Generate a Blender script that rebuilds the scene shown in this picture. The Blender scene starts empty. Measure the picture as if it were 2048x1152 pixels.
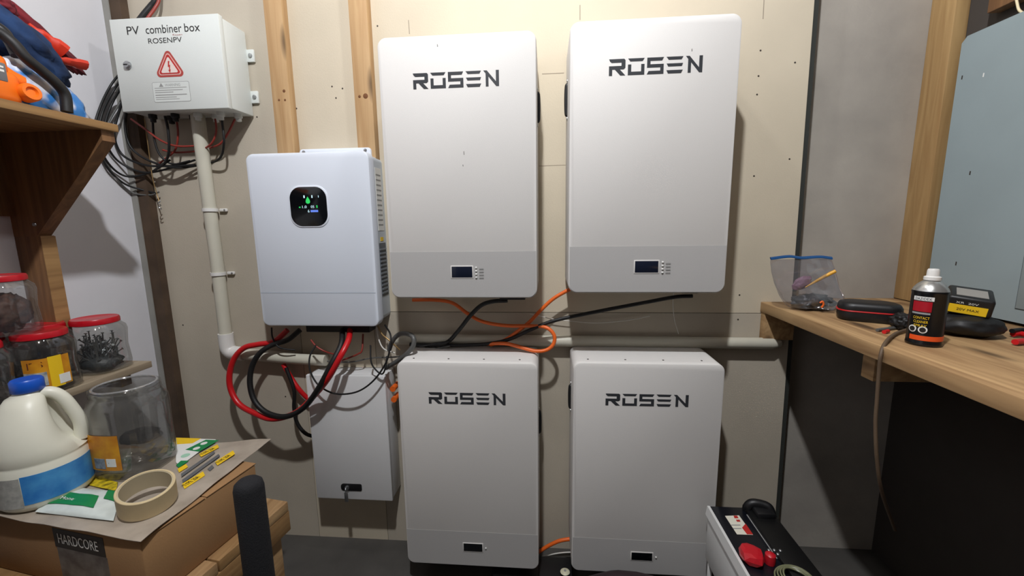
import bpy, bmesh, math, random
from mathutils import Vector, Matrix, noise
random.seed(7)
S = bpy.context.scene
COL = S.collection

# ------------------------------------------------------------------ camera, world, lights, exposure
cam_d = bpy.data.cameras.new('camera'); cam = bpy.data.objects.new('camera', cam_d); COL.objects.link(cam)
S.camera = cam
cam_d.sensor_width = 36.0; cam_d.sensor_fit = 'HORIZONTAL'
cam_d.lens = 831.71 / 2048 * 36.0
cam_d.clip_start = 0.02
YAW, PITCH, ROLL = 0.083137, 0.155652, -0.013523
fw = Vector((-math.sin(YAW) * math.cos(PITCH), math.cos(YAW) * math.cos(PITCH), -math.sin(PITCH)))
rt = Vector((math.cos(YAW), math.sin(YAW), 0)); up = rt.cross(fw)
rt2 = math.cos(ROLL) * rt + math.sin(ROLL) * up; up2 = -math.sin(ROLL) * rt + math.cos(ROLL) * up
m = Matrix((rt2, up2, -fw)).transposed().to_4x4(); m.translation = Vector((-0.00157, -1.52873, 1.32151))
cam.matrix_world = m

w = bpy.data.worlds.new('world'); S.world = w; w.use_nodes = True
w.node_tree.nodes['Background'].inputs[0].default_value = (0.75, 0.85, 1.0, 1)
w.node_tree.nodes['Background'].inputs[1].default_value = 0.05

S.view_settings.view_transform = 'Standard'; S.view_settings.look = 'None'
S.view_settings.exposure = 0.0; S.view_settings.gamma = 1.0
S.view_settings.use_curve_mapping = False

def bulb_light(name, loc, energy, col):
    d = bpy.data.lights.new(name, 'POINT'); d.energy = energy; d.color = col; d.shadow_soft_size = 0.038
    o = bpy.data.objects.new(name, d); COL.objects.link(o); o.location = loc
    return o
LAMP_A = (-0.12, -1.42, 2.98); LAMP_B = (-0.05, -0.47, 2.60)
bulb_light('bulb_light', LAMP_A, 162.0, (0.94, 0.965, 1.0))
bulb_light('bulb_light', LAMP_B, 12.0, (0.97, 0.97, 0.97))

# ------------------------------------------------------------------ materials
MATS = {}
def nodes_of(name):
    mt = bpy.data.materials.new(name); mt.use_nodes = True
    nt = mt.node_tree; b = nt.nodes['Principled BSDF']
    MATS[name] = mt
    return mt, nt, b
def lin(c):
    return tuple(((x / 12.92) if x <= 0.04045 else ((x + 0.055) / 1.055) ** 2.4) for x in (c[0] / 255, c[1] / 255, c[2] / 255)) + (1,)
def mat(name, rgb, rough=0.5, metal=0.0, var=0.0, scale=8.0, bump=0.0, bscale=60.0, spec=0.5, rgb2=None):
    if name in MATS: return MATS[name]
    mt, nt, b = nodes_of(name)
    b.inputs['Roughness'].default_value = rough; b.inputs['Metallic'].default_value = metal
    b.inputs['Specular IOR Level'].default_value = spec
    c = lin(rgb); b.inputs['Base Color'].default_value = c
    tc = nt.nodes.new('ShaderNodeTexCoord')
    if var > 0 or rgb2:
        n = nt.nodes.new('ShaderNodeTexNoise'); n.inputs['Scale'].default_value = scale; n.inputs['Detail'].default_value = 6
        nt.links.new(tc.outputs['Object'], n.inputs['Vector'])
        r = nt.nodes.new('ShaderNodeValToRGB')
        c2 = lin(rgb2) if rgb2 else tuple(x * (1 - var) for x in c[:3]) + (1,)
        r.color_ramp.elements[0].color = c2; r.color_ramp.elements[1].color = c
        r.color_ramp.elements[0].position = 0.3; r.color_ramp.elements[1].position = 0.65
        nt.links.new(n.outputs['Fac'], r.inputs['Fac']); nt.links.new(r.outputs['Color'], b.inputs['Base Color'])
    if bump > 0:
        n2 = nt.nodes.new('ShaderNodeTexNoise'); n2.inputs['Scale'].default_value = bscale; n2.inputs['Detail'].default_value = 4
        nt.links.new(tc.outputs['Object'], n2.inputs['Vector'])
        bp = nt.nodes.new('ShaderNodeBump'); bp.inputs['Strength'].default_value = bump; bp.inputs['Distance'].default_value = 0.004
        nt.links.new(n2.outputs['Fac'], bp.inputs['Height']); nt.links.new(bp.outputs['Normal'], b.inputs['Normal'])
    return mt
def wood(name, rgb_a, rgb_b, axis='Z', rough=0.65, knots=True):
    if name in MATS: return MATS[name]
    mt, nt, b = nodes_of(name)
    b.inputs['Roughness'].default_value = rough
    tc = nt.nodes.new('ShaderNodeTexCoord'); mp = nt.nodes.new('ShaderNodeMapping')
    sc = {'X': (1.2, 16, 16), 'Y': (16, 1.2, 16), 'Z': (16, 16, 1.2)}[axis]
    mp.inputs['Scale'].default_value = sc
    nt.links.new(tc.outputs['Object'], mp.inputs['Vector'])
    n = nt.nodes.new('ShaderNodeTexNoise'); n.inputs['Scale'].default_value = 1.6; n.inputs['Detail'].default_value = 8; n.inputs['Distortion'].default_value = 1.4
    nt.links.new(mp.outputs['Vector'], n.inputs['Vector'])
    r = nt.nodes.new('ShaderNodeValToRGB')
    r.color_ramp.elements[0].color = lin(rgb_b); r.color_ramp.elements[1].color = lin(rgb_a)
    r.color_ramp.elements[0].position = 0.32; r.color_ramp.elements[1].position = 0.66
    nt.links.new(n.outputs['Fac'], r.inputs['Fac'])
    if knots:
        v = nt.nodes.new('ShaderNodeTexVoronoi'); v.inputs['Scale'].default_value = 1.0
        mp2 = nt.nodes.new('ShaderNodeMapping'); s2 = {'X': (2.2, 8, 8), 'Y': (8, 2.2, 8), 'Z': (8, 8, 2.2)}[axis]
        mp2.inputs['Scale'].default_value = s2; nt.links.new(tc.outputs['Object'], mp2.inputs['Vector']); nt.links.new(mp2.outputs['Vector'], v.inputs['Vector'])
        r2 = nt.nodes.new('ShaderNodeValToRGB'); r2.color_ramp.elements[0].color = (1, 1, 1, 1); r2.color_ramp.elements[1].color = (0, 0, 0, 1)
        r2.color_ramp.elements[0].position = 0.07; r2.color_ramp.elements[1].position = 0.16
        nt.links.new(v.outputs['Distance'], r2.inputs['Fac'])
        mx = nt.nodes.new('ShaderNodeMixRGB'); mx.inputs[2].default_value = tuple(x * 0.35 for x in lin(rgb_b)[:3]) + (1,)
        nt.links.new(r2.outputs['Color'], mx.inputs[0]); nt.links.new(r.outputs['Color'], mx.inputs[1])
        nt.links.new(mx.outputs[0], b.inputs['Base Color'])
    else:
        nt.links.new(r.outputs['Color'], b.inputs['Base Color'])
    bp = nt.nodes.new('ShaderNodeBump'); bp.inputs['Strength'].default_value = 0.25; bp.inputs['Distance'].default_value = 0.003
    nt.links.new(n.outputs['Fac'], bp.inputs['Height']); nt.links.new(bp.outputs['Normal'], b.inputs['Normal'])
    return mt
def clear(name, tint=(235, 238, 240), gloss=0.12, rough=0.08, haze=0.08):
    if name in MATS: return MATS[name]
    mt, nt, b = nodes_of(name)
    nt.nodes.remove(b); out = nt.nodes['Material Output']
    t = nt.nodes.new('ShaderNodeBsdfTransparent'); t.inputs[0].default_value = lin(tint)
    g = nt.nodes.new('ShaderNodeBsdfGlossy'); g.inputs['Roughness'].default_value = rough; g.inputs[0].default_value = (1, 1, 1, 1)
    d = nt.nodes.new('ShaderNodeBsdfDiffuse'); d.inputs[0].default_value = (0.75, 0.75, 0.76, 1)
    lw = nt.nodes.new('ShaderNodeLayerWeight'); lw.inputs['Blend'].default_value = 0.35
    mul = nt.nodes.new('ShaderNodeMath'); mul.operation = 'MULTIPLY_ADD'; mul.inputs[1].default_value = 0.22; mul.inputs[2].default_value = gloss
    nt.links.new(lw.outputs['Facing'], mul.inputs[0])
    m1 = nt.nodes.new('ShaderNodeMixShader'); m1.inputs[0].default_value = haze
    nt.links.new(t.outputs[0], m1.inputs[1]); nt.links.new(d.outputs[0], m1.inputs[2])
    m2 = nt.nodes.new('ShaderNodeMixShader'); nt.links.new(mul.outputs[0], m2.inputs[0])
    nt.links.new(m1.outputs[0], m2.inputs[1]); nt.links.new(g.outputs[0], m2.inputs[2])
    nt.links.new(m2.outputs[0], out.inputs['Surface'])
    return mt
def glow(name, rgb, strength):
    if name in MATS: return MATS[name]
    mt, nt, b = nodes_of(name)
    b.inputs['Base Color'].default_value = lin(rgb); b.inputs['Emission Color'].default_value = lin(rgb); b.inputs['Emission Strength'].default_value = strength
    return mt

M_sheet = mat('drywall_paper', (206, 194, 172), 0.9, var=0.10, scale=3.0, bump=0.1, bscale=180)
M_sheet2 = mat('drywall_paper_greyer', (190, 180, 163), 0.9, var=0.12, scale=3.0, bump=0.1, bscale=180)
M_leftwall = mat('white_paint', (214, 213, 217), 0.85, var=0.07, scale=4, bump=0.15, bscale=40)
M_greywall = mat('grey_cement_board', (172, 165, 155), 0.9, rgb2=(150, 144, 136), scale=4, bump=0.15, bscale=70)
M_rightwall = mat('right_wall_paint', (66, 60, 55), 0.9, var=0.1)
M_ceiling = mat('ceiling_board', (74, 62, 50), 0.9, var=0.2)
M_floor = mat('concrete', (78, 75, 71), 0.85, var=0.3, scale=6, bump=0.2)
M_black = mat('black_plastic', (20, 20, 22), 0.45)
M_rubber = mat('black_rubber', (17, 17, 18), 0.55)
M_foam = mat('black_foam', (24, 24, 28), 0.9, bump=0.4, bscale=300)
M_batt = mat('off_white_powder_coat', (222, 219, 215), 0.6, bump=0.06, bscale=500, spec=0.3)
M_band = mat('light_grey_band', (184, 182, 180), 0.6, bump=0.06, bscale=500, spec=0.3)
M_inv = mat('cool_white_plastic', (224, 230, 240), 0.38)
M_invside = mat('inverter_side_metal', (190, 198, 206), 0.45)
M_comb = mat('combiner_grey_white', (214, 218, 214), 0.45, bump=0.1, bscale=400)
M_smallbox = mat('white_painted_steel', (222, 222, 222), 0.42, bump=0.08, bscale=400)
M_logo = mat('logo_charcoal', (52, 54, 58), 0.4)
M_screen = mat('lcd_dark', (24, 30, 46), 0.15)
M_screenb = mat('lcd_black', (10, 14, 18), 0.12)
M_pvc = mat('pvc_grey_cream', (206, 202, 186), 0.4, var=0.06)
M_pvcw = mat('pvc_white', (226, 224, 220), 0.35)
M_orange = mat('orange_cable', (232, 104, 34), 0.4)
M_red = mat('red_cable', (196, 24, 30), 0.35)
M_reddull = mat('dull_red_wire', (140, 50, 40), 0.45)
M_greyc = mat('grey_cable', (88, 88, 86), 0.4)
M_white = mat('white_wire', (215, 212, 205), 0.4)
M_steel = mat('steel', (170, 172, 174), 0.3, metal=0.9)
M_copper = mat('bare_wire', (170, 140, 95), 0.35, metal=0.7)
M_pencil = mat('pencil', (150, 138, 122), 0.9)
M_nail = mat('nail_head', (54, 46, 40), 0.6)
M_lidred = mat('red_lid', (182, 18, 32), 0.3)
M_clear = clear('clear_plastic', (228, 228, 226), gloss=0.035, rough=0.05, haze=0.03)
M_bag = clear('bag_plastic', (232, 232, 238), 0.06, 0.08, 0.06)
M_poly = clear('cloudy_plastic_bag', (205, 200, 192), 0.06, 0.3, 0.42)
M_stud = wood('stud_pine', (200, 166, 122), (178, 140, 96), 'Z')
M_studr = wood('stud_pine_dark', (178, 146, 98), (154, 120, 76), 'Z')
M_bench = wood('bench_pine', (186, 152, 108), (138, 104, 68), 'Y')
M_ply = wood('plywood_edge', (164, 128, 82), (130, 96, 58), 'Y', knots=False)
M_brown = wood('brown_board', (136, 98, 62), (104, 72, 46), 'Z', knots=False)
M_card = mat('cardboard', (158, 120, 80), 0.85, var=0.15, scale=5, bump=0.08, bscale=200)
M_yellow = mat('yellow_print', (238, 196, 30), 0.5)
M_amber = mat('amber_label', (214, 150, 26), 0.5, rgb2=(186, 112, 20), scale=30)
M_green = mat('green_print', (20, 128, 70), 0.45)
M_paper = mat('white_print', (228, 228, 224), 0.5)
M_panel = mat('panel_blue_grey', (146, 160, 164), 0.5, var=0.05)
M_ink = mat('ink_black', (24, 22, 22), 0.6)
M_inkgrey = mat('ink_grey', (150, 150, 148), 0.6)
M_inkred = mat('ink_red', (186, 40, 36), 0.5)

# ------------------------------------------------------------------ mesh helpers
WL = {}
def link(name, verts, faces, material, parent=None, smooth=None):
    me = bpy.data.meshes.new(name)
    vs = [Vector(v) for v in verts]
    lo = Vector((min(v.x for v in vs), min(v.y for v in vs), min(v.z for v in vs)))
    hi = Vector((max(v.x for v in vs), max(v.y for v in vs), max(v.z for v in vs)))
    o = (lo + hi) / 2
    if parent is None: o.z = lo.z
    me.from_pydata([v - o for v in vs], [], faces); me.validate()
    bm = bmesh.new(); bm.from_mesh(me); bmesh.ops.recalc_face_normals(bm, faces=bm.faces); bm.to_mesh(me); bm.free()
    me.materials.append(material)
    if smooth is not None:
        me.polygons.foreach_set('use_smooth', [True] * len(me.polygons))
        if smooth < 180: me.set_sharp_from_angle(angle=math.radians(smooth))
    ob = bpy.data.objects.new(name, me); COL.objects.link(ob)
    if parent is not None:
        ob.parent = parent; ob.location = o - WL[parent.name]
    else: ob.location = o
    WL[ob.name] = o
    return ob
def tag(o, label, cat, group=None):
    o['label'] = label; o['category'] = cat
    if group: o['group'] = group
    return o
def thing(name, loc, label, cat, group=None):
    o = bpy.data.objects.new(name, None); COL.objects.link(o); o.empty_display_size = 0.05
    o.location = loc; WL[o.name] = Vector(loc)
    return tag(o, label, cat, group)
def structure(o):
    o['kind'] = 'structure'; return o

def box_geo(x0, x1, y0, y1, z0, z1, bev=0.0, seg=2):
    bm = bmesh.new(); bmesh.ops.create_cube(bm, size=1)
    for v in bm.verts:
        v.co = Vector(((x0 + x1) / 2 + v.co.x * (x1 - x0), (y0 + y1) / 2 + v.co.y * (y1 - y0), (z0 + z1) / 2 + v.co.z * (z1 - z0)))
    if bev > 0: bmesh.ops.bevel(bm, geom=bm.edges[:], offset=bev, segments=seg, affect='EDGES', profile=0.5)
    bm.verts.index_update()
    vs = [v.co.copy() for v in bm.verts]; fs = [[v.index for v in f.verts] for f in bm.faces]
    bm.free(); return vs, fs
def box(name, x0, x1, y0, y1, z0, z1, material, parent=None, bev=0.0, seg=2, M=None):
    vs, fs = box_geo(x0, x1, y0, y1, z0, z1, bev, seg)
    if M is not None: vs = [M @ v for v in vs]
    return link(name, vs, fs, material, parent, 40 if bev > 0 else None)
def join(parts):
    V, F = [], []
    for vs, fs in parts:
        n = len(V); V += [Vector(v) for v in vs]; F += [[i + n for i in f] for f in fs]
    return V, F
def rrect(x0, x1, z0, z1, r, seg=8):
    """outline; r = radius or 4 radii (bl, br, tr, tl)"""
    if not isinstance(r, (tuple, list)): r = (r,) * 4
    out = []
    for (cx, cz, a0, rr) in ((x0, z0, 180, r[0]), (x1, z0, 270, r[1]), (x1, z1, 0, r[2]), (x0, z1, 90, r[3])):
        ox = cx + rr if cx == x0 else cx - rr; oz = cz + rr if cz == z0 else cz - rr
        if rr <= 1e-6: out.append((cx, cz)); continue
        for k in range(seg + 1):
            a = math.radians(a0 + 90 * k / seg); out.append((ox + rr * math.cos(a), oz + rr * math.sin(a)))
    return out
def inset(out, d):
    n = len(out); cx = sum(p[0] for p in out) / n; cz = sum(p[1] for p in out) / n
    res = []
    for i in range(n):
        a, b, c = Vector(out[i - 1]), Vector(out[i]), Vector(out[(i + 1) % n])
        t = (c - a); t.normalize() if t.length > 0 else None
        nrm = Vector((-t.y, t.x))
        res.append((b.x + nrm.x * d, b.y + nrm.y * d))
    return res
def layers_geo(rings, cap=True):
    V, F = [], []; n = len(rings[0])
    for r in rings: V += [Vector(p) for p in r]
    for k in range(len(rings) - 1):
        for i in range(n):
            j = (i + 1) % n; F.append([k * n + i, k * n + j, (k + 1) * n + j, (k + 1) * n + i])
    if cap: F.append(list(range(n))[::-1]); F.append([(len(rings) - 1) * n + i for i in range(n)])
    return V, F
def prism_y(outline, yb, yf, bev=0.0):
    """outline in x,z ; from back yb to front yf (yf < yb)"""
    rings = [[(x, yb, z) for x, z in outline]]
    if bev > 0:
        rings.append([(x, yf + bev, z) for x, z in outline])
        rings.append([(x, yf + bev * 0.3, z) for x, z in inset(outline, bev * 0.3)])
        rings.append([(x, yf, z) for x, z in inset(outline, bev)])
    else: rings.append([(x, yf, z) for x, z in outline])
    return layers_geo(rings)
def spline(pts, n=8):
    P = [Vector(p) for p in pts]; P = [P[0] * 2 - P[1]] + P + [P[-1] * 2 - P[-2]]
    out = []
    for i in range(1, len(P) - 2):
        a, b, c, d = P[i - 1], P[i], P[i + 1], P[i + 2]
        for k in range(n):
            t = k / n
            out.append(0.5 * ((2 * b) + (c - a) * t + (2 * a - 5 * b + 4 * c - d) * t * t + (3 * b - a - 3 * c + d) * t ** 3))
    out.append(P[-2]); return out
def tube_geo(path, r, sides=10, flat=1.0):
    path = [Vector(p) for p in path]; rings = []
    t0 = (path[1] - path[0]).normalized(); nrm = t0.orthogonal().normalized()
    for i, p in enumerate(path):
        t = (path[min(i + 1, len(path) - 1)] - path[max(i - 1, 0)]).normalized()
        nrm = (nrm - t * nrm.dot(t)).normalized(); bn = t.cross(nrm)
        rr = r[i] if isinstance(r, (list, tuple)) else r
        rings.append([p + (nrm * math.cos(a) + bn * math.sin(a) * flat) * rr for a in [2 * math.pi * k / sides for k in range(sides)]])
    return layers_geo(rings)
def tube(name, pts, r, material, parent=None, n=8, sides=10, flat=1.0):
    path = spline(pts, n) if n > 1 else pts
    vs, fs = tube_geo(path, r, sides, flat)
    return link(name, vs, fs, material, parent, 50)
def lathe_geo(profile, c, sides=32, axis=None, sq=0.0):
    """profile [(r, h)] around axis through c ; sq > 0 squares the section"""
    ax = Vector(axis).normalized() if axis else Vector((0, 0, 1))
    u = ax.orthogonal().normalized() if axis else Vector((1, 0, 0)); v = ax.cross(u)
    rings = []
    for r, h in profile:
        ring = []
        for k in range(sides):
            a = 2 * math.pi * k / sides; s = 1.0
            if sq > 0:
                e = 2 + sq; s = (abs(math.cos(a)) ** e + abs(math.sin(a)) ** e) ** (-1 / e)
            ring.append(Vector(c) + ax * h + (u * math.cos(a) + v * math.sin(a)) * r * s)
        rings.append(ring)
    return layers_geo(rings)
def lathe(name, profile, c, material, parent=None, sides=32, axis=None, sq=0.0, smooth=45):
    vs, fs = lathe_geo(profile, c, sides, axis, sq); return link(name, vs, fs, material, parent, smooth)
def polys_geo(polys, o, ex, ey, th=0.0006):
    """flat shapes laid on a surface: 2d polygons -> thin prisms standing th proud along ex x ey"""
    o, ex, ey = Vector(o), Vector(ex), Vector(ey); n = ex.cross(ey).normalized(); V, F = [], []
    for pl in polys:
        b = len(V); k = len(pl)
        for x, y in pl: V.append(o + ex * x + ey * y)
        for x, y in pl: V.append(o + ex * x + ey * y + n * th)
        F.append([b + i for i in range(k)][::-1]); F.append([b + k + i for i in range(k)])
        for i in range(k): j = (i + 1) % k; F.append([b + i, b + j, b + k + j, b + k + i])
    return V, F
def decal(name, polys, o, ex, ey, material, parent, th=0.0006):
    vs, fs = polys_geo(polys, o, ex, ey, th); return link(name, vs, fs, material, parent)
def rect(x0, y0, x1, y1): return [(x0, y0), (x1, y0), (x1, y1), (x0, y1)]
def text(name, s, o, ex, ey, width, material, parent, height=None, th=0.0005):
    """flat lettering on a surface: s starts at o, runs width along ex"""
    cu = bpy.data.curves.new('t', 'FONT'); cu.body = s; cu.size = 1.0; cu.resolution_u = 3
    tmp = bpy.data.objects.new('t', cu); COL.objects.link(tmp)
    dg = bpy.context.evaluated_depsgraph_get(); dg.update()
    me = bpy.data.meshes.new_from_object(tmp.evaluated_get(dg))
    vs = [v.co.copy() for v in me.vertices]; fs = [list(p.vertices) for p in me.polygons]
    bpy.data.objects.remove(tmp); bpy.data.curves.remove(cu); bpy.data.meshes.remove(me)
    x0 = min(v.x for v in vs); x1 = max(v.x for v in vs); k = width / (x1 - x0)
    ky = k
    if height: ky = height / 0.73
    ex, ey = Vector(ex).normalized(), Vector(ey).normalized(); n = ex.cross(ey)
    return link(name, [Vector(o) + ex * (v.x - x0) * k + ey * v.y * ky + n * th for v in vs], fs, material, parent)
def blob_geo(c, ax, ay, az, amp=0.15, freq=2.0, seed=0.0, sub=4):
    bm = bmesh.new(); bmesh.ops.create_icosphere(bm, subdivisions=sub, radius=1.0)
    c, ax, ay, az = Vector(c), Vector(ax), Vector(ay), Vector(az)
    for v in bm.verts:
        d = v.co.copy(); f = 1 + amp * (noise.noise(d * freq + Vector((seed, 0, 0))) + 0.5 * noise.noise(d * freq * 2.7 + Vector((0, seed, 0))))
        d *= f; v.co = c + ax * d.x + ay * d.y + az * d.z
    bm.verts.index_update()
    r = ([v.co.copy() for v in bm.verts], [[v.index for v in f.verts] for f in bm.faces]); bm.free(); return r
def blob(name, c, ax, ay, az, material, parent=None, amp=0.15, freq=2.0, seed=0.0, floor=None, sub=4):
    vs, fs = blob_geo(c, ax, ay, az, amp, freq, seed, sub)
    if floor is not None:
        for v in vs: v.z = max(v.z, floor)
    return link(name, vs, fs, material, parent, 180)

EX, EY, EZ = Vector((1, 0, 0)), Vector((0, 1, 0)), Vector((0, 0, 1))

# ------------------------------------------------------------------ the room
XL, XR, YF, ZC = -1.575, 1.305, -2.9, 3.12
structure(box('floor', XL - .1, XR + .1, YF - .1, .3, -.08, 0.0, M_floor))
structure(box('ceiling', XL - .1, XR + .1, YF - .1, .3, ZC, ZC + .08, M_ceiling))
structure(box('wall_left', XL - .08, XL, YF - .1, .3, 0, ZC, M_leftwall))
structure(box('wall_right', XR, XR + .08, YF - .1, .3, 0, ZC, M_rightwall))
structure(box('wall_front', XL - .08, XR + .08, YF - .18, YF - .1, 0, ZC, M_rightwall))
structure(box('wall_recess', .80, XR, .075, .22, 0, ZC, M_greywall))
wb = structure(box('wall_back', XL, .80, .014, .22, 0, ZC, M_studr))
def sheet(corners, m=M_sheet):
    f = [(x, 0.0, z) for x, z in corners]; b = [(x, .013, z) for x, z in corners]
    vs, fs = layers_geo([b, f]); return link('drywall_sheet', vs, fs, m, wb)
def xe(z): return .8528 + (2.0112 - z) * .01525
sheet([(XL, 0), (-.9742, 0), (-.9742, ZC), (XL, ZC)], M_sheet2)
sheet([(-.9722, 0), (-.671, 0), (-.671, ZC), (-.9722, ZC)])
sheet([(-.669, .9895), (xe(.9895), .9895), (xe(ZC), ZC), (-.669, ZC)])
sheet([(-.669, 0), (xe(0), 0), (xe(.9875), .9875), (-.669, .9875)], M_sheet2)
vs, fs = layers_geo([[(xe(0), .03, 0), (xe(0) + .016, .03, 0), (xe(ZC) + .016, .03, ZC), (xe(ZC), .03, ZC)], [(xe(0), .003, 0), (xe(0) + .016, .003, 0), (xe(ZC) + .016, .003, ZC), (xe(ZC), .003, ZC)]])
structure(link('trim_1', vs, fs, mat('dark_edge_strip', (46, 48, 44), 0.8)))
# studs standing proud of the sheets
structure(box('trim_2', -.9725, -.908, -.037, 0, 1.45, ZC, M_stud, bev=.002))
structure(box('trim_3', -.6705, -.606, -.037, 0, 1.30, ZC, M_stud, bev=.002))
structure(box('trim_4', XL, -1.552, -.034, 0, 0, ZC, mat('corner_grey_edge', (150, 148, 142), 0.8, var=.2)))
structure(box('trim_5', -1.552, -1.510, -.030, 0, 0, ZC, mat('corner_dark_wood', (84, 66, 50), .8, var=.4, scale=12)))
structure(box('trim_6', 1.262, XR, -.015, .075, 1.032, ZC, M_studr, bev=.003))
structure(box('trim_7', 1.268, XR, -.20, -.11, 1.9, ZC, M_brown, bev=.003))
# knots and toe nails of the two studs
for (a, b, c), r in (((-0.9257, -0.0372, 1.7927), .0055), ((-0.9474, -0.0372, 1.7633), .004), ((-0.9251, -0.0372, 1.7625), .004)):
    lathe('knot', [(r, 0), (r * .6, .0012), (0.0005, .0012)], (a, b, c), mat('knot_brown', (112, 70, 38), .8), bpy.data.objects['trim_2'], 10, axis=(0, -1, 0))
for (a, b, c), r in (((-0.6514, -0.0372, 1.7643), .005), ((-0.6297, -0.0372, 1.7652), .009)):
    lathe('knot', [(r, 0), (r * .6, .0012), (0.0005, .0012)], (a, b, c), MATS['knot_brown'], bpy.data.objects['trim_3'], 12, axis=(0, -1, 0))
# nail holes and pencil marks of the back wall
for p in ((0.6987, -0.0000, 1.8682), (0.6983, 0.0000, 1.7899), (0.6979, 0.0000, 1.7322), (0.8098, 0.0000, 1.8268), (0.6884, 0.0000, 1.0549), (0.6894, 0.0000, 0.9650), (0.8188, 0.0000, 1.5219), (0.7077, 0.0000, 1.4685), (-0.7670, 0.0000, 1.8129), (-0.7285, 0.0000, 1.8047), (-0.7553, 0.0000, 1.7735), (-0.9073, 0.0000, 1.7428), (-1.0621, 0.0000, 1.7185), (-1.4695, 0.0000, 0.9297), (-1.0634, 0.0000, 0.6326), (-0.5862, 0.0000, 2.0041)):
    lathe('nail', [(.0030, 0), (.0026, .001), (.0004, .0012)], p, M_nail, wb, 8, axis=(0, -1, 0))
for a, b, t in (((-0.0156, 0.0000, 1.8247), (0.0594, 0.0000, 1.8249), .0011), ((-0.0269, 0.0000, 1.5192), (0.0718, 0.0000, 1.5203), .0008), ((-0.4750, -0.0000, 2.0178), (-0.4738, 0.0000, 1.9731), .0013), ((0.1111, 0.0000, 2.0349), (0.1116, 0.0000, 1.9890), .0013), ((0.6981, -0.0000, 2.0194), (0.6993, 0.0000, 1.9630), .0013)):
    a, b = Vector(a), Vector(b); d = (b - a).normalized(); q = Vector((-d.z, 0, d.x)) * t
    decal('pencil_mark', [[(0, -1), ((b - a).length / t, -1), ((b - a).length / t, 1), (0, 1)]], a, d * t, q, M_pencil, wb, .0004)

# ceiling lamps (above the picture, they light the room)
for i, (lp, lab) in enumerate(((LAMP_A, 'bare ceiling bulb in a white holder further from the battery wall'), (LAMP_B, 'bare ceiling bulb in a white holder close to the battery wall'))):
    t = thing('ceiling_lamp', (lp[0], lp[1], ZC), lab, 'lamp', 'ceiling bulbs')
    lathe('lamp_holder', [(.055, ZC), (.055, ZC - .012), (.03, ZC - .02), (.024, lp[2] + .06), (.018, lp[2] + .05)], (lp[0], lp[1], 0), M_pvcw, t)

# ------------------------------------------------------------------ wall batteries
GLY = {
 'R': [[(0, 1), (.92, 1), (1, .92), (1, .78), (.16, .78), (.06, .86)], [(.76, .78), (1, .78), (1, .46), (.9, .37), (.76, .37)], [(0, .58), (.76, .58), (.76, .37), (0, .37)], [(0, .37), (.2, .37), (.2, 0), (0, 0)], [(.36, .37), (.66, .37), (1, 0), (.7, 0)]],
 'O': [[(0, 1), (1, 1), (.88, .82), (.14, .82)], [(0, .64), (.2, .64), (.2, .2), (.8, .2), (.8, .64), (1, .64), (1, 0), (0, 0)]],
 'S': [[(0, 1), (1, 1), (.9, .8), (.2, .8), (.2, .6), (1, .6), (1, 0), (0, 0), (.1, .2), (.8, .2), (.8, .4), (0, .4)]],
 'E': [[(0, 1), (1, 1), (.9, .82), (.14, .82)], [(.02, .6), (1, .6), (.93, .42), (.12, .42)], [(.02, .2), (1, .2), (.9, 0), (.12, 0)]],
 'N': [[(0, 1), (.22, 1), (.8, .3), (.8, 1), (1, 1), (1, 0), (.82, 0), (.32, .62), (.32, 0), (.14, 0), (.14, .82)]],
}
def rosen(parent, xl, xr, zc, h, y):
    cw = (xr - xl) / (5 + 4 * .155); polys = []
    for i, ch in enumerate('ROSEN'):
        for pl in GLY[ch]: polys.append([(i * cw * 1.155 + a * cw, b * h) for a, b in pl])
    return decal('lettering', polys, (xl, y, zc - h / 2), EX, EZ, M_logo, parent, .0006)
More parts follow.
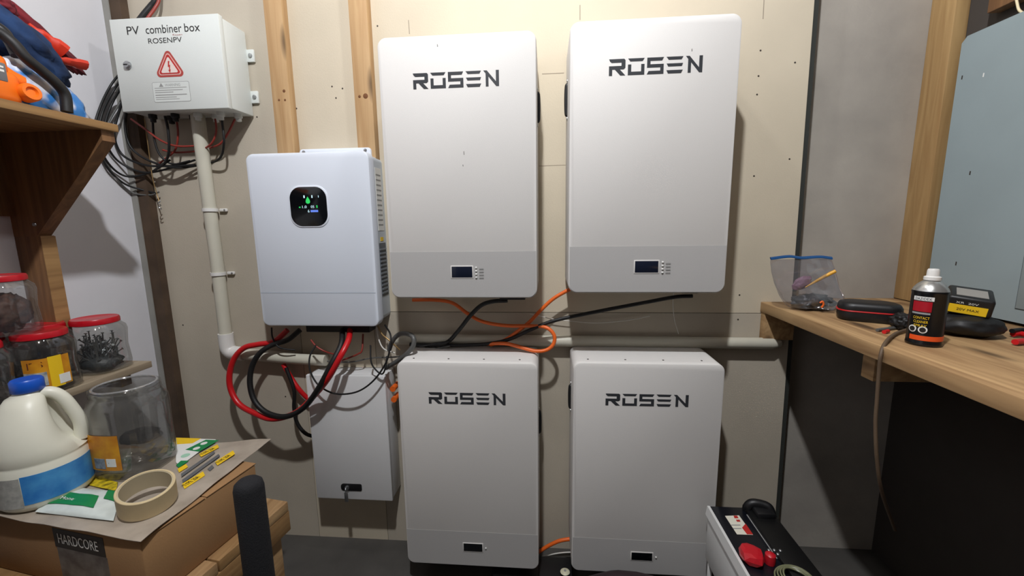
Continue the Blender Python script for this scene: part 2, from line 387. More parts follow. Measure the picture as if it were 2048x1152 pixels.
def battery(label, x0, W, zt, H, yf, r, zdiv, logo, scr, leds, handles, breaker, screws):
    x1, z0 = x0 + W, zt - H
    t = thing('wall_battery', (x0 + W / 2, -.02, z0), label, 'battery', 'wall batteries')
    vs, fs = prism_y(rrect(x0, x1, z0, zt, r, 10), -.02, yf, .006); link('body', vs, fs, M_batt, t, 35)
    e = .004
    vs, fs = prism_y(rrect(x0 + e, x1 - e, z0 + e, zdiv, (r - e, r - e, 0, 0), 10), yf + .002, yf - .0004, 0); link('lower_band', vs, fs, M_band, t, 35)
    rosen(t, *logo, yf)
    s = box('display', scr[0], scr[1], yf - .0022, yf + .003, scr[2], scr[3], M_screen if leds > 1 else M_screenb, t, .0008)
    box('display_frame', scr[0] - .003, scr[1] + .003, yf - .0016, yf + .003, scr[2] - .003, scr[3] + .003, M_batt, t, .0006)
    for k in range(leds):
        lathe('indicator', [(.0032, 0), (.0032, .0022), (.0016, .0034), (.0003, .0036)], (scr[1] + .0125, yf - .001, scr[3] - .004 - k * (scr[3] - scr[2]) / max(leds - 0.6, 1) if leds > 1 else (scr[2] + scr[3]) / 2), M_paper, t, 10, axis=(0, -1, 0))
    if leds > 1:
        decal('print', [rect(scr[1] + .022, scr[3] - .010 - k * .0095, scr[1] + .036, scr[3] - .006 - k * .0095) for k in range(4)], (0, yf - .0014, 0), EX, EZ, M_inkgrey, t, .0003)
    for sx, zc, hh in handles:
        xx = x0 if sx < 0 else x1
        p = [(xx - sx * .002, yf * .45, zc + hh), (xx + sx * .003, yf * .45, zc + hh * .93), (xx + sx * .0045, yf * .45, zc), (xx + sx * .003, yf * .45, zc - hh * .93), (xx - sx * .002, yf * .45, zc - hh)]
        g = tube('handle', p, .0060, M_black, t, 6, 8)
        for q in (1, -1): lathe('rivet', [(.007, 0), (.007, .002), (.003, .003), (.0005, .003)], (xx, yf * .45, zc + q * (hh + .012)), M_steel, g, 10, axis=(sx, 0, 0))
    for bx0, bx1, dz in breaker:
        box('breaker', bx0, bx1, yf * .62, yf * .25, z0 - dz, z0 + .002, M_black, t, .003)
    for k in range(screws):
        lathe('screw', [(.0035, 0), (.0032, .001), (.0004, .0014)], (x0 + W * (.105 + .255 * k), yf + .035, zt), M_nail, t, 8)
    return t
b1 = battery('upper wall battery hanging just right of the inverter', -0.5024, 0.4727, 1.868, 0.7832, -.235, .028, 1.2337, (-0.3971, -0.1393, 1.7417, 0.0444), (-0.3007, -0.2345, 1.1518, 1.1868), 4, [(1, 1.6888, .042)], [(-.160, -.072, .022)], 0)
b2 = battery('upper wall battery on the right, largest and highest of the four', 0.0664, 0.4727, 1.8845, 0.7832, -.235, .028, 1.2463, (0.178, 0.4371, 1.7564, 0.0444), (0.2687, 0.3386, 1.1655, 1.201), 4, [(-1, 1.7077, .045)], [(.440, .495, .016)], 0)
battery('lower wall battery beside the small white box with a lock', -.5081, .4793, .8633, .7685, -.2148, .026, .2336, (-.4009, -.138, .736, .041), (-.298, -.230, .157, .1875), 1, [(1, .60, .04)], [], 4)
battery('lower wall battery on the right, behind the black and white case', .0865, .4793, .8684, .7685, -.2148, .026, .2326, (.1925, .4569, .7438, .041), (.2933, .3639, .1563, .1854), 1, [(-1, .70, .04)], [], 4)

for p, par, h in (((-0.2499, -0.2350, 1.5324), b1, .006), ((-0.2541, -0.2350, 1.4958), b1, .003), ((-0.3190, -0.2350, 1.8379), b1, .004), ((0.4065, -0.2350, 1.7936), b2, .004)):
    decal('scuff', [[(-.0007, -h), (.0010, -h * .8), (.0004, h), (-.0010, h * .7)]], p, EX, EZ, M_nail, par, .0003)
# orange battery plugs between the small box and the lower battery
t = thing('battery_plug', (-0.5766, -0.0600, 0.6553), 'orange battery plugs squeezed between small white box and lower battery', 'plug')
for k, (u) in enumerate(((-0.5714, -0.0700, 0.7159), (-0.5699, -0.0700, 0.6739))):
    vs, fs = tube_geo([Vector(u) + EY * .02, Vector(u) - EY * .03], .011, 12); link('plug', vs, fs, M_orange, t, 40)
box('terminal_plate', -.5375, -.5095, -.055, -.02, .50, .76, M_black, t, .002)

# ------------------------------------------------------------------ inverter
ix0, ix1, iz0, iz1, iy = -1.0363, -.5964, .9597, 1.568, -.1241
t = thing('solar_inverter', ((ix0 + ix1) / 2, -.02, iz0), 'white hybrid inverter with a small round-cornered black screen', 'inverter')
vs, fs = prism_y(rrect(ix0 + .006, ix1 - .004, iz0 + .012, iz1 - .008, .02, 8), -.0, -.085, 0); body = link('body', vs, fs, M_invside, t, 35)
vs, fs = prism_y(rrect(ix0, ix1, iz0, iz1, .026, 10), -.084, iy, .008); link('front_cover', vs, fs, M_inv, t, 35)
decal('seam', [rect(ix0 + .006, 1.0825, ix1 - .006, 1.0845)], (0, iy, 0), EX, EZ, mat('seam_grey', (168, 176, 188), .5), t, .0005)
vs, fs = prism_y(rrect(-.8905, -.7485, 1.3145, 1.4575, .042, 10), iy + .004, iy - .003, .003); link('screen_bezel', vs, fs, M_inv, t, 35)
vs, fs = prism_y(rrect(-.8855, -.7535, 1.3195, 1.4525, .040, 10), iy, iy - .0042, .001); sc = link('screen', vs, fs, M_screenb, t, 35)
G1 = glow('screen_green', (40, 190, 90), 0.6); G2 = glow('screen_white', (190, 225, 235), 0.6); G3 = glow('screen_blue', (90, 120, 210), 0.7)
ys = iy - .0043
decal('icon', [[(-.827, 1.408), (-.820, 1.420), (-.813, 1.408), (-.812, 1.401), (-.816, 1.396), (-.824, 1.396), (-.828, 1.401)]], (0, ys, 0), EX, EZ, G1, sc, .0003)
decal('icon', [rect(-.8345, 1.415, -.830, 1.424), rect(-.806, 1.415, -.802, 1.424), rect(-.782, 1.416, -.780, 1.423)], (0, ys, 0), EX, EZ, G2, sc, .0003)
text('digits', '1.0', (-.842, ys, 1.381), EX, EZ, .016, G2, sc, .009, .0003)
text('digits', '05', (-.811, ys, 1.381), EX, EZ, .012, G2, sc, .009, .0003)
text('digits', '6', (-.823, ys, 1.366), EX, EZ, .006, G2, sc, .010, .0003)
decal('icon', [rect(-.813, 1.367, -.786, 1.374)], (0, ys, 0), EX, EZ, G3, sc, .0003)
decal('icon', [rect(-.791, 1.381, -.787, 1.390), rect(-.854, 1.382, -.848, 1.386)], (0, ys, 0), EX, EZ, G1, sc, .0003)
# mounting plate above, side label and fan grille, dark shade block below
vs, fs = prism_y(rrect(-.885, -.620, 1.5, 1.592, (0, 0, .012, .012), 4), .0, -.045, .003); mp_ = link('mounting_plate', vs, fs, M_inv, t, 35)
for x in (-.868, -.64): lathe('bolt', [(.006, 0), (.006, .003), (.0005, .004)], (x, -.043, 1.582), M_steel, mp_, 8, axis=(0, -1, 0))
def side(name, y0, y1, z0, z1, m, th=.001, par=None): return box(name, ix1 - .0045, ix1 - .004 + th, y0, y1, z0, z1, m, par or t)
sl = side('side_label', -.070, -.018, 1.30, 1.52, M_paper)
for k in range(11): decal('print', [rect(-.066, 1.318 + k * .0175, -.024, 1.323 + k * .0175)], (ix1 - .0029, 0, 0), EY, EZ, M_inkgrey, sl, .0002)
side('warning_sticker', -.055, -.030, 1.262, 1.276, M_yellow)
gr = side('fan_grille', -.072, -.012, 1.06, 1.255, mat('grille_grey', (92, 98, 104), .6), .0012)
for k in range(12): box('slat', ix1 - .004, ix1 - .0005, -.070, -.014, 1.07 + k * .0145, 1.076 + k * .0145, mat('grille_slat', (120, 126, 132), .5), gr)
box('terminal_shade_block', -.91, -.66, -.065, -.005, iz0 - .038, iz0 + .014, M_black, t, .004)  # black block at the terminals, put in for the shadow under the inverter

# ------------------------------------------------------------------ combiner box
cx0, cx1, cz0, cz1, cy = -1.4529, -1.0659, 1.7155, 2.008, -.1353
t = thing('combiner_box', ((cx0 + cx1) / 2, -.006, cz0), 'pale grey steel electrical box with red warning triangle on its door', 'electrical box')
box('body', cx0 + .004, cx1 - .004, cy + .022, -.006, cz0 + .004, cz1 - .004, M_comb, t, .003)
d = box('door', cx0, cx1, cy, cy + .02, cz0, cz1, M_comb, t, .003)
text('lettering', 'PV', (-1.3934, cy, 1.9575), EX, EZ, .044, M_ink, d, .027)
text('lettering', 'combiner', (-1.326, cy, 1.9575), EX, EZ, .128, M_ink, d, .027)
text('lettering', 'box', (-1.188, cy, 1.9575), EX, EZ, .054, M_ink, d, .027)
text('lettering', 'ROSENPV', (-1.322, cy, 1.927), EX, EZ, .120, M_ink, d, .017)
text('lettering', 'Rosen', (-1.232, cy, 1.9475), EX, EZ, .034, mat('pale_red_print', (190, 140, 136), .6), d, .006)
def tri(cx, cz, s, r):  # rounded triangle outline
    out = []
    for k in range(3):
        a = math.radians(90 + 120 * k); px, pz = cx + (s - r) * math.cos(a), cz + (s - r) * .93 * math.sin(a)
        for j in range(-3, 4): b = a + math.radians(60) * j / 3; out.append((px + r * math.cos(b), pz + r * math.sin(b)))
    return out
sg = decal('warning_sign', [tri(-1.2588, 1.852, .053, .012)], (0, cy, 0), EX, EZ, mat('sign_red', (176, 66, 58), .5), d, .0006)
decal('sign_ring', [tri(-1.2588, 1.852, .045, .008)], (0, cy - .0006, 0), EX, EZ, mat('sign_pale_red', (226, 180, 172), .5), sg, .0004)
decal('sign_ring', [tri(-1.2588, 1.852, .041, .006)], (0, cy - .0010, 0), EX, EZ, M_inkred, sg, .0004)
decal('sign_face', [tri(-1.2588, 1.851, .033, .004)], (0, cy - .0014, 0), EX, EZ, mat('sign_pink_white', (232, 216, 208), .5), sg, .0004)
decal('bolt_symbol', [[(-1.2600, 1.870), (-1.2545, 1.870), (-1.2575, 1.858), (-1.2535, 1.858), (-1.2565, 1.843), (-1.2535, 1.845), (-1.2575, 1.832), (-1.2625, 1.843), (-1.2595, 1.842), (-1.2585, 1.852), (-1.2625, 1.852)]], (0, cy - .0018, 0), EX, EZ, M_inkred, sg, .0004)
lx0, lx1, lz0, lz1 = -1.330, -1.196, 1.7415, 1.806
o_, i_ = rrect(lx0, lx1, lz0, lz1, .006, 4), rrect(lx0 + .0014, lx1 - .0014, lz0 + .0014, lz1 - .0014, .005, 4)
st = decal('warning_label', [o_], (0, cy, 0), EX, EZ, M_inkgrey, d, .0003)
decal('label_face', [i_], (0, cy - .0003, 0), EX, EZ, M_comb, st, .0003)
yl = cy - .0006
decal('print', [rect(lx0 + .008, z, lx1 - x, z + h) for z, h, x in ((1.786, .0018, .01), (1.7785, .0022, .025), (1.772, .0022, .06), (1.763, .0030, .012), (1.7560, .0022, .05), (1.7500, .0018, .04))], (0, yl, 0), EX, EZ, M_inkgrey, st, .0002)
decal('print', [[(-1.305, 1.7905), (-1.289, 1.7905), (-1.297, 1.803)]], (0, yl, 0), EX, EZ, M_inkgrey, st, .0002)
text('lettering', 'WARNING', (-1.283, yl, 1.7915), EX, EZ, .055, M_inkgrey, st, .009, .0002)
lk = lathe('lock', [(.0135, 0), (.0135, .004), (.009, .007), (.009, .009), (.0005, .010)], (-1.4076, cy, 1.863), M_steel, d, 16, axis=(0, -1, 0))
decal('keyway', [rect(-.0065, -.0018, .0065, .0018)], (-1.4076, cy - .0098, 1.863), EX, EZ, M_ink, lk, .0008)
for z in (1.925, 1.785):
    e = box('mounting_ear', cx1 - .006, cx1 + .022, -.010, -.001, z - .021, z + .021, M_comb, t, .002)
    lathe('bolt', [(.007, 0), (.007, .004), (.0005, .005)], (cx1 + .010, -.010, z), M_steel, e, 8, axis=(0, -1, 0))
for k in range(8):
    x = cx1 - .035 - k * .043
    g = lathe('cable_gland', [(.013, 0), (.013, -.014), (.009, -.017), (.009, -.026), (.004, -.028)], (x, -.045 - .03 * (k % 2), cz0 + .005), M_comb if k < 4 else M_black, t, 10)

# ------------------------------------------------------------------ conduit
t = thing('conduit_pipe', (-1.265, -.03, .83), 'cream conduit pipe running down from combiner box to behind the cables', 'pipe', 'conduit pipes')
tube('pipe', [(-1.252, -.050, 1.72), (-1.262, -.036, 1.45), (-1.264, -.030, 1.2), (-1.265, -.030, .90)], .0225, M_pvc, t, 6, 20)
el = [(-1.265, -.03, .905), (-1.265, -.03, .862), (-1.262, -.03, .842), (-1.249, -.03, .828), (-1.230, -.03, .825), (-1.195, -.03, .821)]
tube('elbow', el, .0268, M_pvcw, t, 4, 20)
tube('pipe', [(-1.205, -.03, .822), (-1.0, -.03, .806), (-.86, -.03, .800)], .0222, M_pvc, t, 4, 20)
for z in (1.384, 1.142):
    c = lathe('pipe_clip', [(.0262, -.006), (.0262, .006), (.0225, .0062), (.0225, -.0062)], (-1.264 + (z - 1.2) * .008, -.031 - (z - 1.142) * .012, z), M_pvcw, t, 20)
    box('clip_tab', -1.245, -1.216, -.012, -.001, z - .006, z + .006, M_pvcw, c, .003)
    lathe('screw', [(.004, 0), (.003, .002), (.0004, .0022)], (-1.223, -.012, z), M_steel, c, 8, axis=(0, -1, 0))
t = thing('conduit_pipe', (.2, -.03, .875), 'long cream conduit pipe between the upper and lower batteries', 'pipe', 'conduit pipes')
vs, fs = tube_geo([(-.575, -.024, .886), (-.2, -.024, .886), (.80, -.024, .884), (.829, -.020, .8835)], [.0205, .0205, .0205, .013], 20); link('pipe', vs, fs, M_pvc, t, 50)
box('pipe_base', -.575, .795, -.012, -.0005, .862, .872, M_pvc, t, .002)

# ------------------------------------------------------------------ small lockable box
t = thing('steel_box', (-.75, 0, .2577), 'small white steel wall box with key in its lock', 'wall box')
box('body', -.9015, -.5998, -.088, -.0005, .2600, .7645, M_smallbox, t, .003)
d = box('door', -.904, -.5973, -.1037, -.087, .2577, .7668, M_smallbox, t, .004)
vs, fs = prism_y(rrect(-.801, -.717, .2965, .326, (.012, .006, .006, .012), 6), -.103, -.1062, .001); lp = link('lock_plate', vs, fs, M_black, d, 35)
lathe('lock_barrel', [(.009, 0), (.009, .006), (.0005, .007)], (-.775, -.106, .311), M_steel, lp, 14, axis=(0, -1, 0))
k = thing('key', (-.772, -.113, .262), 'small steel key hanging in lock of white wall box', 'key')
tube('shank', [(-.776, -.104, .318), (-.774, -.122, .314), (-.772, -.123, .300)], .0028, M_steel, k, 4, 8)
box('bow', -.7795, -.7645, -.1248, -.1228, .262, .302, M_steel, k, .0009)

# ------------------------------------------------------------------ cables
def cable(name, pts, r, m, label, cat='cable', group=None, n=8):
    o = tube(name, pts, r, m, None, n, 10); tag(o, label, cat, group); return o
cable('power_cable', [(-0.7386, -0.0600, 0.9304), (-0.7119, -0.1300, 0.9119), (-0.7202, -0.1800, 0.8665), (-0.7728, -0.1800, 0.7847), (-0.8617, -0.1400, 0.6941), (-0.9423, -0.1300, 0.6265), (-1.0416, -0.1200, 0.5948), (-1.1214, -0.1100, 0.6123), (-1.1866, -0.1000, 0.6428), (-1.2208, -0.0900, 0.6950), (-1.2236, -0.0850, 0.7540), (-1.2012, -0.0800, 0.8170), (-1.1590, -0.0750, 0.8599), (-1.1101, -0.0650, 0.8713), (-1.0524, -0.0500, 0.8795), (-1.0029, -0.0350, 0.9217)], .0105, M_red, 'thick red cable looping left from below the inverter')
cable('power_cable', [(-0.7628, -0.0700, 0.9328), (-0.7415, -0.1300, 0.8929), (-0.7604, -0.1750, 0.8331), (-0.8092, -0.1800, 0.7504), (-0.8886, -0.1550, 0.6613), (-0.9759, -0.1350, 0.6140), (-1.0590, -0.1200, 0.6187), (-1.1119, -0.1100, 0.6593), (-1.1318, -0.1000, 0.7252), (-1.1234, -0.0900, 0.7916), (-1.0924, -0.0800, 0.8424), (-1.0494, -0.0650, 0.8700), (-0.9935, -0.0550, 0.8875), (-0.9488, -0.0400, 0.9235)], .0100, M_rubber, 'thick black cable looping inside the red one below inverter')
cable('power_cable', [(-1.0390, -0.0300, 0.7819), (-1.0116, -0.0350, 0.7346), (-0.9800, -0.0400, 0.6873), (-0.9509, -0.0300, 0.6418), (-0.9078, -0.0200, 0.6045)], .009, M_red, 'short thick red cable reaching the left side of small white box')
cable('power_cable', [(-1.0143, -0.0500, 0.7750), (-0.9874, -0.0550, 0.6851), (-0.9946, -0.0550, 0.6122), (-0.9917, -0.0500, 0.5466), (-0.9658, -0.0450, 0.4999), (-0.9345, -0.0300, 0.4777), (-0.8829, -0.0100, 0.4662)], .007, M_rubber, 'black cable hanging down to left side of the small white box')
cable('thin_wire', [(-0.8539, -0.1000, 0.8827), (-0.8689, -0.1200, 0.8466), (-0.8646, -0.1350, 0.7983), (-0.8377, -0.1400, 0.7469), (-0.7860, -0.1450, 0.7173), (-0.7268, -0.1500, 0.7149), (-0.6693, -0.1500, 0.7314), (-0.6165, -0.1450, 0.7721), (-0.5739, -0.1400, 0.8329), (-0.5597, -0.1300, 0.8857), (-0.5630, -0.1100, 0.9263), (-0.6016, -0.0600, 0.9507)], .0032, M_rubber, 'thin black wire sagging across front of the small white box', 'wire')
cable('thin_wire', [(-0.6448, -0.1000, 0.8850), (-0.6380, -0.1200, 0.8307), (-0.6228, -0.1250, 0.8024), (-0.5978, -0.1250, 0.7838), (-0.5852, -0.1200, 0.8069), (-0.5850, -0.1000, 0.8438)], .0030, M_rubber, 'short black wire loop at top right of small white box', 'wire')
cable('flex_hose', [(-0.5917, -0.1000, 0.7976), (-0.5350, -0.1300, 0.8356), (-0.4895, -0.1500, 0.8725), (-0.4663, -0.1500, 0.9020), (-0.4700, -0.1400, 0.9281), (-0.5017, -0.1200, 0.9351), (-0.5389, -0.1000, 0.9238), (-0.5669, -0.0900, 0.8942), (-0.5841, -0.0800, 0.8604)], .0085, M_greyc, 'grey flexible sleeve bent in a loop beside lower battery', 'hose')
cable('thin_wire', [(-0.6288, -0.0600, 0.9466), (-0.6070, -0.0800, 0.9215), (-0.5778, -0.0900, 0.9017), (-0.5384, -0.0900, 0.8641)], .0030, M_copper, 'pale copper coloured wire below right corner of inverter', 'wire')
cable('thin_wire', [(-0.6350, -0.0600, 0.9408), (-0.6221, -0.0750, 0.8970), (-0.6009, -0.0850, 0.8656), (-0.5619, -0.0800, 0.8491)], .0026, M_white, 'short white wire below right corner of inverter', 'wire')
cable('thin_wire', [(-0.8777, -0.0900, 0.8987), (-0.8543, -0.1000, 0.8788), (-0.8249, -0.1000, 0.8599), (-0.7982, -0.0800, 0.8422), (-0.7705, -0.0500, 0.8368)], .0032, M_reddull, 'dull red wire behind the thick cables under the inverter', 'wire')
cable('thin_wire', [(-0.7769, -0.0800, 0.8151), (-0.7367, -0.0800, 0.8293), (-0.7046, -0.0800, 0.8434), (-0.6903, -0.0750, 0.8576), (-0.6937, -0.0500, 0.9125)], .0034, M_reddull, 'dull red wire curving up to right under the inverter', 'wire')
cable('thin_wire', [(-1.0566, -0.0500, 0.9352), (-1.0497, -0.0600, 0.8983), (-1.0260, -0.0700, 0.8678), (-0.9971, -0.0700, 0.8562), (-0.9639, -0.0600, 0.8496)], .003, M_rubber, 'thin black wire dropping from bottom left of inverter', 'wire')
cable('thin_wire', [(-0.8746, -0.0200, 0.7932), (-0.7635, -0.0300, 0.7941), (-0.6674, -0.0400, 0.8150), (-0.5548, -0.0500, 0.8258), (-0.4345, -0.0600, 0.8559), (-0.3556, -0.0700, 0.8753)], .0028, M_greyc, 'thin grey wire lying behind the small white box top', 'wire')
# battery cables
cable('battery_cable', [(-0.5016, -0.0300, 1.0402), (-0.4156, -0.0300, 1.0403), (-0.3485, -0.0350, 1.0300), (-0.2923, -0.0400, 0.9915), (-0.2354, -0.0500, 0.9639), (-0.1514, -0.0600, 0.9519), (-0.0597, -0.0750, 0.9545), (-0.0025, -0.0900, 0.9532), (0.0256, -0.1000, 0.9288), (0.0238, -0.1050, 0.8975), (-0.0008, -0.1100, 0.8768), (-0.0413, -0.1100, 0.8727), (-0.0949, -0.1000, 0.8836), (-0.1504, -0.0800, 0.8900), (-0.2266, -0.0600, 0.8814)], .0066, M_orange, 'orange battery cable curling round at top of lower battery')
cable('battery_cable', [(0.1000, -0.0600, 1.0937), (0.0667, -0.0600, 1.0775), (0.0225, -0.0620, 1.0507), (-0.0185, -0.0650, 1.0130), (-0.0600, -0.0650, 0.9686), (-0.1056, -0.0650, 0.9311), (-0.1560, -0.0600, 0.8954), (-0.2095, -0.0500, 0.8747)], .0066, M_orange, 'orange battery cable rising to upper right battery')
cable('battery_cable', [(-0.1380, -0.0900, 1.0502), (-0.1915, -0.0900, 1.0465), (-0.2338, -0.0850, 1.0310), (-0.2757, -0.0800, 0.9912), (-0.3198, -0.0700, 0.9363), (-0.3668, -0.0600, 0.8875), (-0.4160, -0.0550, 0.8740), (-0.5134, -0.0500, 0.8733)], .0075, M_rubber, 'black battery cable dropping from the upper left battery')
cable('battery_cable', [(0.4945, -0.0900, 1.0670), (0.4374, -0.0880, 1.0631), (0.3385, -0.0850, 1.0432), (0.1857, -0.0850, 1.0126), (0.0293, -0.0850, 0.9776), (-0.0596, -0.0800, 0.9410), (-0.1329, -0.0700, 0.9041), (-0.2073, -0.0650, 0.8850), (-0.3014, -0.0600, 0.8767), (-0.4543, -0.0550, 0.8716)], .0065, M_rubber, 'long black battery cable rising to the upper right battery')
cable('thin_wire', [(-0.4850, -0.1000, 0.8867), (-0.4467, -0.1100, 0.8864), (-0.4105, -0.1000, 0.8932), (-0.3548, -0.0700, 0.8944)], .0022, M_rubber, 'thin black wire along top of the lower left battery', 'wire')
cable('thin_wire', [(-0.0616, -0.0200, 0.9863), (-0.0339, -0.0200, 0.9807), (0.0215, -0.0200, 0.9678), (0.0857, -0.0200, 0.9606), (0.1860, -0.0200, 0.9536), (0.3036, -0.0150, 0.9644), (0.3757, -0.0100, 0.9786)], .0016, M_white, 'thin white wire running along wall below upper right battery', 'wire')
cable('thin_wire', [(0.4492, -0.0300, 1.0672), (0.4525, -0.0200, 1.0217), (0.4618, -0.0150, 0.9654), (0.4736, -0.0300, 0.9173)], .0013, M_white, 'thin white wire hanging down from upper right battery', 'wire')
cable('battery_cable', [(0.1275, -0.0800, 0.1181), (0.0893, -0.0800, 0.1117), (0.0472, -0.0800, 0.1008), (0.0086, -0.0800, 0.0790), (-0.0226, -0.0800, 0.0554), (-0.0543, -0.0700, 0.0204)], .0072, M_orange, 'short orange cable low between the two lower batteries')
cable('battery_cable', [(0.1314, -0.0500, -0.0088), (0.0920, -0.0500, -0.0067), (0.0326, -0.0500, 0.0010), (-0.0271, -0.0500, -0.0093), (-0.0672, -0.0500, -0.0275)], .007, M_greyc, 'grey cable low between two lower batteries, under the orange one')
cable('thin_wire', [(0.1106, -0.0600, 0.0390), (0.0520, -0.0600, 0.0311), (-0.0071, -0.0600, 0.0143), (-0.0672, -0.0500, -0.0207)], .0026, M_white, 'thin pale wire low between the two lower batteries', 'wire')
# cables of the combiner box
LOOPS = [
 (M_rubber, .0036, [(-1.5107, -0.0500, 1.8649),(-1.5624, -0.0500, 1.8160),(-1.5570, -0.1090, 1.7238),(-1.5560, -0.1342, 1.6431),(-1.5560, -0.1239, 1.5603),(-1.5580, -0.0622, 1.5119),(-1.4781, -0.0400, 1.5252),(-1.3911, -0.0400, 1.5682)], 'outermost black cable of the bundle left of the combiner box'),
 (M_rubber, .0036, [(-1.4995, -0.0600, 1.8444),(-1.5560, -0.0686, 1.7679),(-1.5550, -0.1089, 1.6819),(-1.5560, -0.1121, 1.6135),(-1.5580, -0.0731, 1.5588),(-1.4933, -0.0450, 1.5250),(-1.3852, -0.0400, 1.5411),(-1.3009, -0.0300, 1.5673)], 'second black cable of the bundle left of combiner box, sagging to the pipe'),
 (M_rubber, .0040, [(-1.4878, -0.0700, 1.8157),(-1.5405, -0.0700, 1.7243),(-1.5540, -0.0833, 1.6531),(-1.5521, -0.0650, 1.5863),(-1.4738, -0.0600, 1.5496),(-1.3850, -0.0500, 1.5452),(-1.2948, -0.0400, 1.5479)], 'third black cable of the bundle left of the combiner box'),
 (M_rubber, .0040, [(-1.4993, -0.0600, 1.7768),(-1.5295, -0.0600, 1.6918),(-1.5191, -0.0600, 1.6128),(-1.4567, -0.0550, 1.5641),(-1.3660, -0.0500, 1.5394),(-1.2922, -0.0200, 1.5505),(-1.1978, -0.0400, 1.5669),(-1.1474, -0.0700, 1.6181),(-1.1451, -0.0700, 1.6945)], 'black cable passing behind the conduit and up to the right'),
 (M_rubber, .0036, [(-1.5258, -0.0400, 1.8857),(-1.5600, -0.0605, 1.8297),(-1.5590, -0.1131, 1.7395),(-1.5580, -0.1438, 1.6545),(-1.5580, -0.1304, 1.5509),(-1.5600, -0.0734, 1.4874),(-1.5290, -0.0300, 1.4630),(-1.4895, -0.0200, 1.4518)], 'black cable sagging lowest by the left wall'),
 (M_rubber, .0036, [(-1.4074, -0.0700, 1.7165),(-1.4132, -0.0700, 1.6429),(-1.4042, -0.0650, 1.5825),(-1.3741, -0.0500, 1.5521),(-1.3125, -0.0400, 1.5626)], 'black cable dropping from left half of the combiner box underside'),
 (M_rubber, .0042, [(-1.3500, -0.0800, 1.7123),(-1.3458, -0.0800, 1.6647),(-1.3571, -0.0750, 1.5971),(-1.3934, -0.0600, 1.5565),(-1.4468, -0.0500, 1.5323)], 'black cable dropping from middle of the combiner box underside'),
 (M_reddull, .0036, [(-1.4922, -0.0700, 1.7091),(-1.4385, -0.0750, 1.6720),(-1.3865, -0.0750, 1.6326),(-1.3325, -0.0700, 1.6112),(-1.2670, -0.0500, 1.6129)], 'dull red wire slanting under the combiner box'),
 (M_reddull, .0034, [(-1.3263, -0.0600, 1.7163),(-1.3283, -0.0600, 1.6510),(-1.3522, -0.0550, 1.6003),(-1.4010, -0.0500, 1.5705),(-1.4503, -0.0400, 1.5480)], 'dull red wire hanging left of the conduit under combiner box'),
 (M_reddull, .0034, [(-1.1852, -0.0500, 1.7174),(-1.1853, -0.0550, 1.6564),(-1.2140, -0.0550, 1.6140),(-1.2839, -0.0400, 1.5974),(-1.3581, -0.0500, 1.5925),(-1.3965, -0.0600, 1.6007)], 'dull red wire curving behind the conduit under combiner box'),
 (M_reddull, .0036, [(-1.1185, -0.0400, 1.7040),(-1.1498, -0.0450, 1.6522),(-1.1831, -0.0450, 1.6184),(-1.2277, -0.0400, 1.6065)], 'dull red wire under right end of the combiner box'),
 (M_greyc, .0030, [(-1.5567, -0.0400, 1.7756),(-1.5600, -0.0955, 1.6850),(-1.5600, -0.1269, 1.5940),(-1.5610, -0.0994, 1.5115),(-1.5620, -0.0447, 1.4552),(-1.5063, -0.0250, 1.4444),(-1.4725, -0.0200, 1.4552)], 'grey wire sagging against the left wall'),
]
for i, (m_, r_, pts, lab) in enumerate(LOOPS):
    cable('box_cable', pts, r_, m_, lab, 'cable', 'cables of the combiner box')
cable('feed_cable', [(-1.3727, -0.0200, 2.1666), (-1.3795, -0.0250, 2.1163), (-1.3931, -0.0300, 2.0952), (-1.4100, -0.0400, 2.0688), (-1.4317, -0.0500, 2.0363)], .009, M_rubber, 'black feed cable entering top of the combiner box from above')
cable('feed_cable', [(-1.3486, -0.0300, 2.1602), (-1.3553, -0.0350, 2.1102), (-1.3652, -0.0450, 2.0803), (-1.3735, -0.0600, 2.0515), (-1.3863, -0.0700, 2.0254)], .005, M_reddull, 'dull red feed wire beside the black one above combiner box', 'wire')
t = thing('hanging_wire', (-1.4510, -0.0500, 1.3903), 'bare twisted wire hanging down corner of left wall', 'wire')
a = [Vector((-1.4497, -0.0600, 1.7100)), Vector((-1.4552, -0.0550, 1.6470)), Vector((-1.4611, -0.0500, 1.5685)), Vector((-1.4611, -0.0500, 1.5056)), Vector((-1.4585, -0.0450, 1.4514)), Vector((-1.4533, -0.0450, 1.4200))]
tube('strand', a, .0016, M_copper, t, 8, 6)
tube('strand', [a[-1] + Vector((.004 * math.cos(k * 1.6), .004 * math.sin(k * 1.6), -.0035 * k)) for k in range(10)], .0016, M_steel, t, 4, 6)

# ------------------------------------------------------------------ upper shelf on the left wall
SX, SY, SZ = -1.229, -.37, 1.615
t = thing('wall_shelf', (XL, -.9, 1.28), 'upper plywood shelf on left wall with diagonal brace, carrying the orange tool', 'shelf')
box('shelf_board', XL, SX, -1.75, SY, SZ - .021, SZ, M_ply, t, .0015)
box('cleat', XL, XL + .02, -1.75, SY - .02, 1.36, SZ - .021, M_brown, t, .001)
for yy in (SY - .040, -1.55):
    vs, fs = layers_geo([[(x, yy + .036, z) for x, z in ((SX - .012, SZ - .0215), (SX - .012, SZ - .05), (-1.50, 1.300), (XL, 1.300), (XL, SZ - .0215))][::-1], [(x, yy, z) for x, z in ((SX - .012, SZ - .0215), (SX - .012, SZ - .05), (-1.50, 1.300), (XL, 1.300), (XL, SZ - .0215))][::-1]])
    br = link('brace', vs, fs, M_brown, t)
    lathe('screw', [(.006, 0), (.005, .003), (.0005, .0035)], (-1.500, yy, 1.335), M_steel, br, 8, axis=(0, -1, 0))
box('post', XL, -1.49, SY - .040, SY - .002, .872, 1.302, M_brown, t, .002)
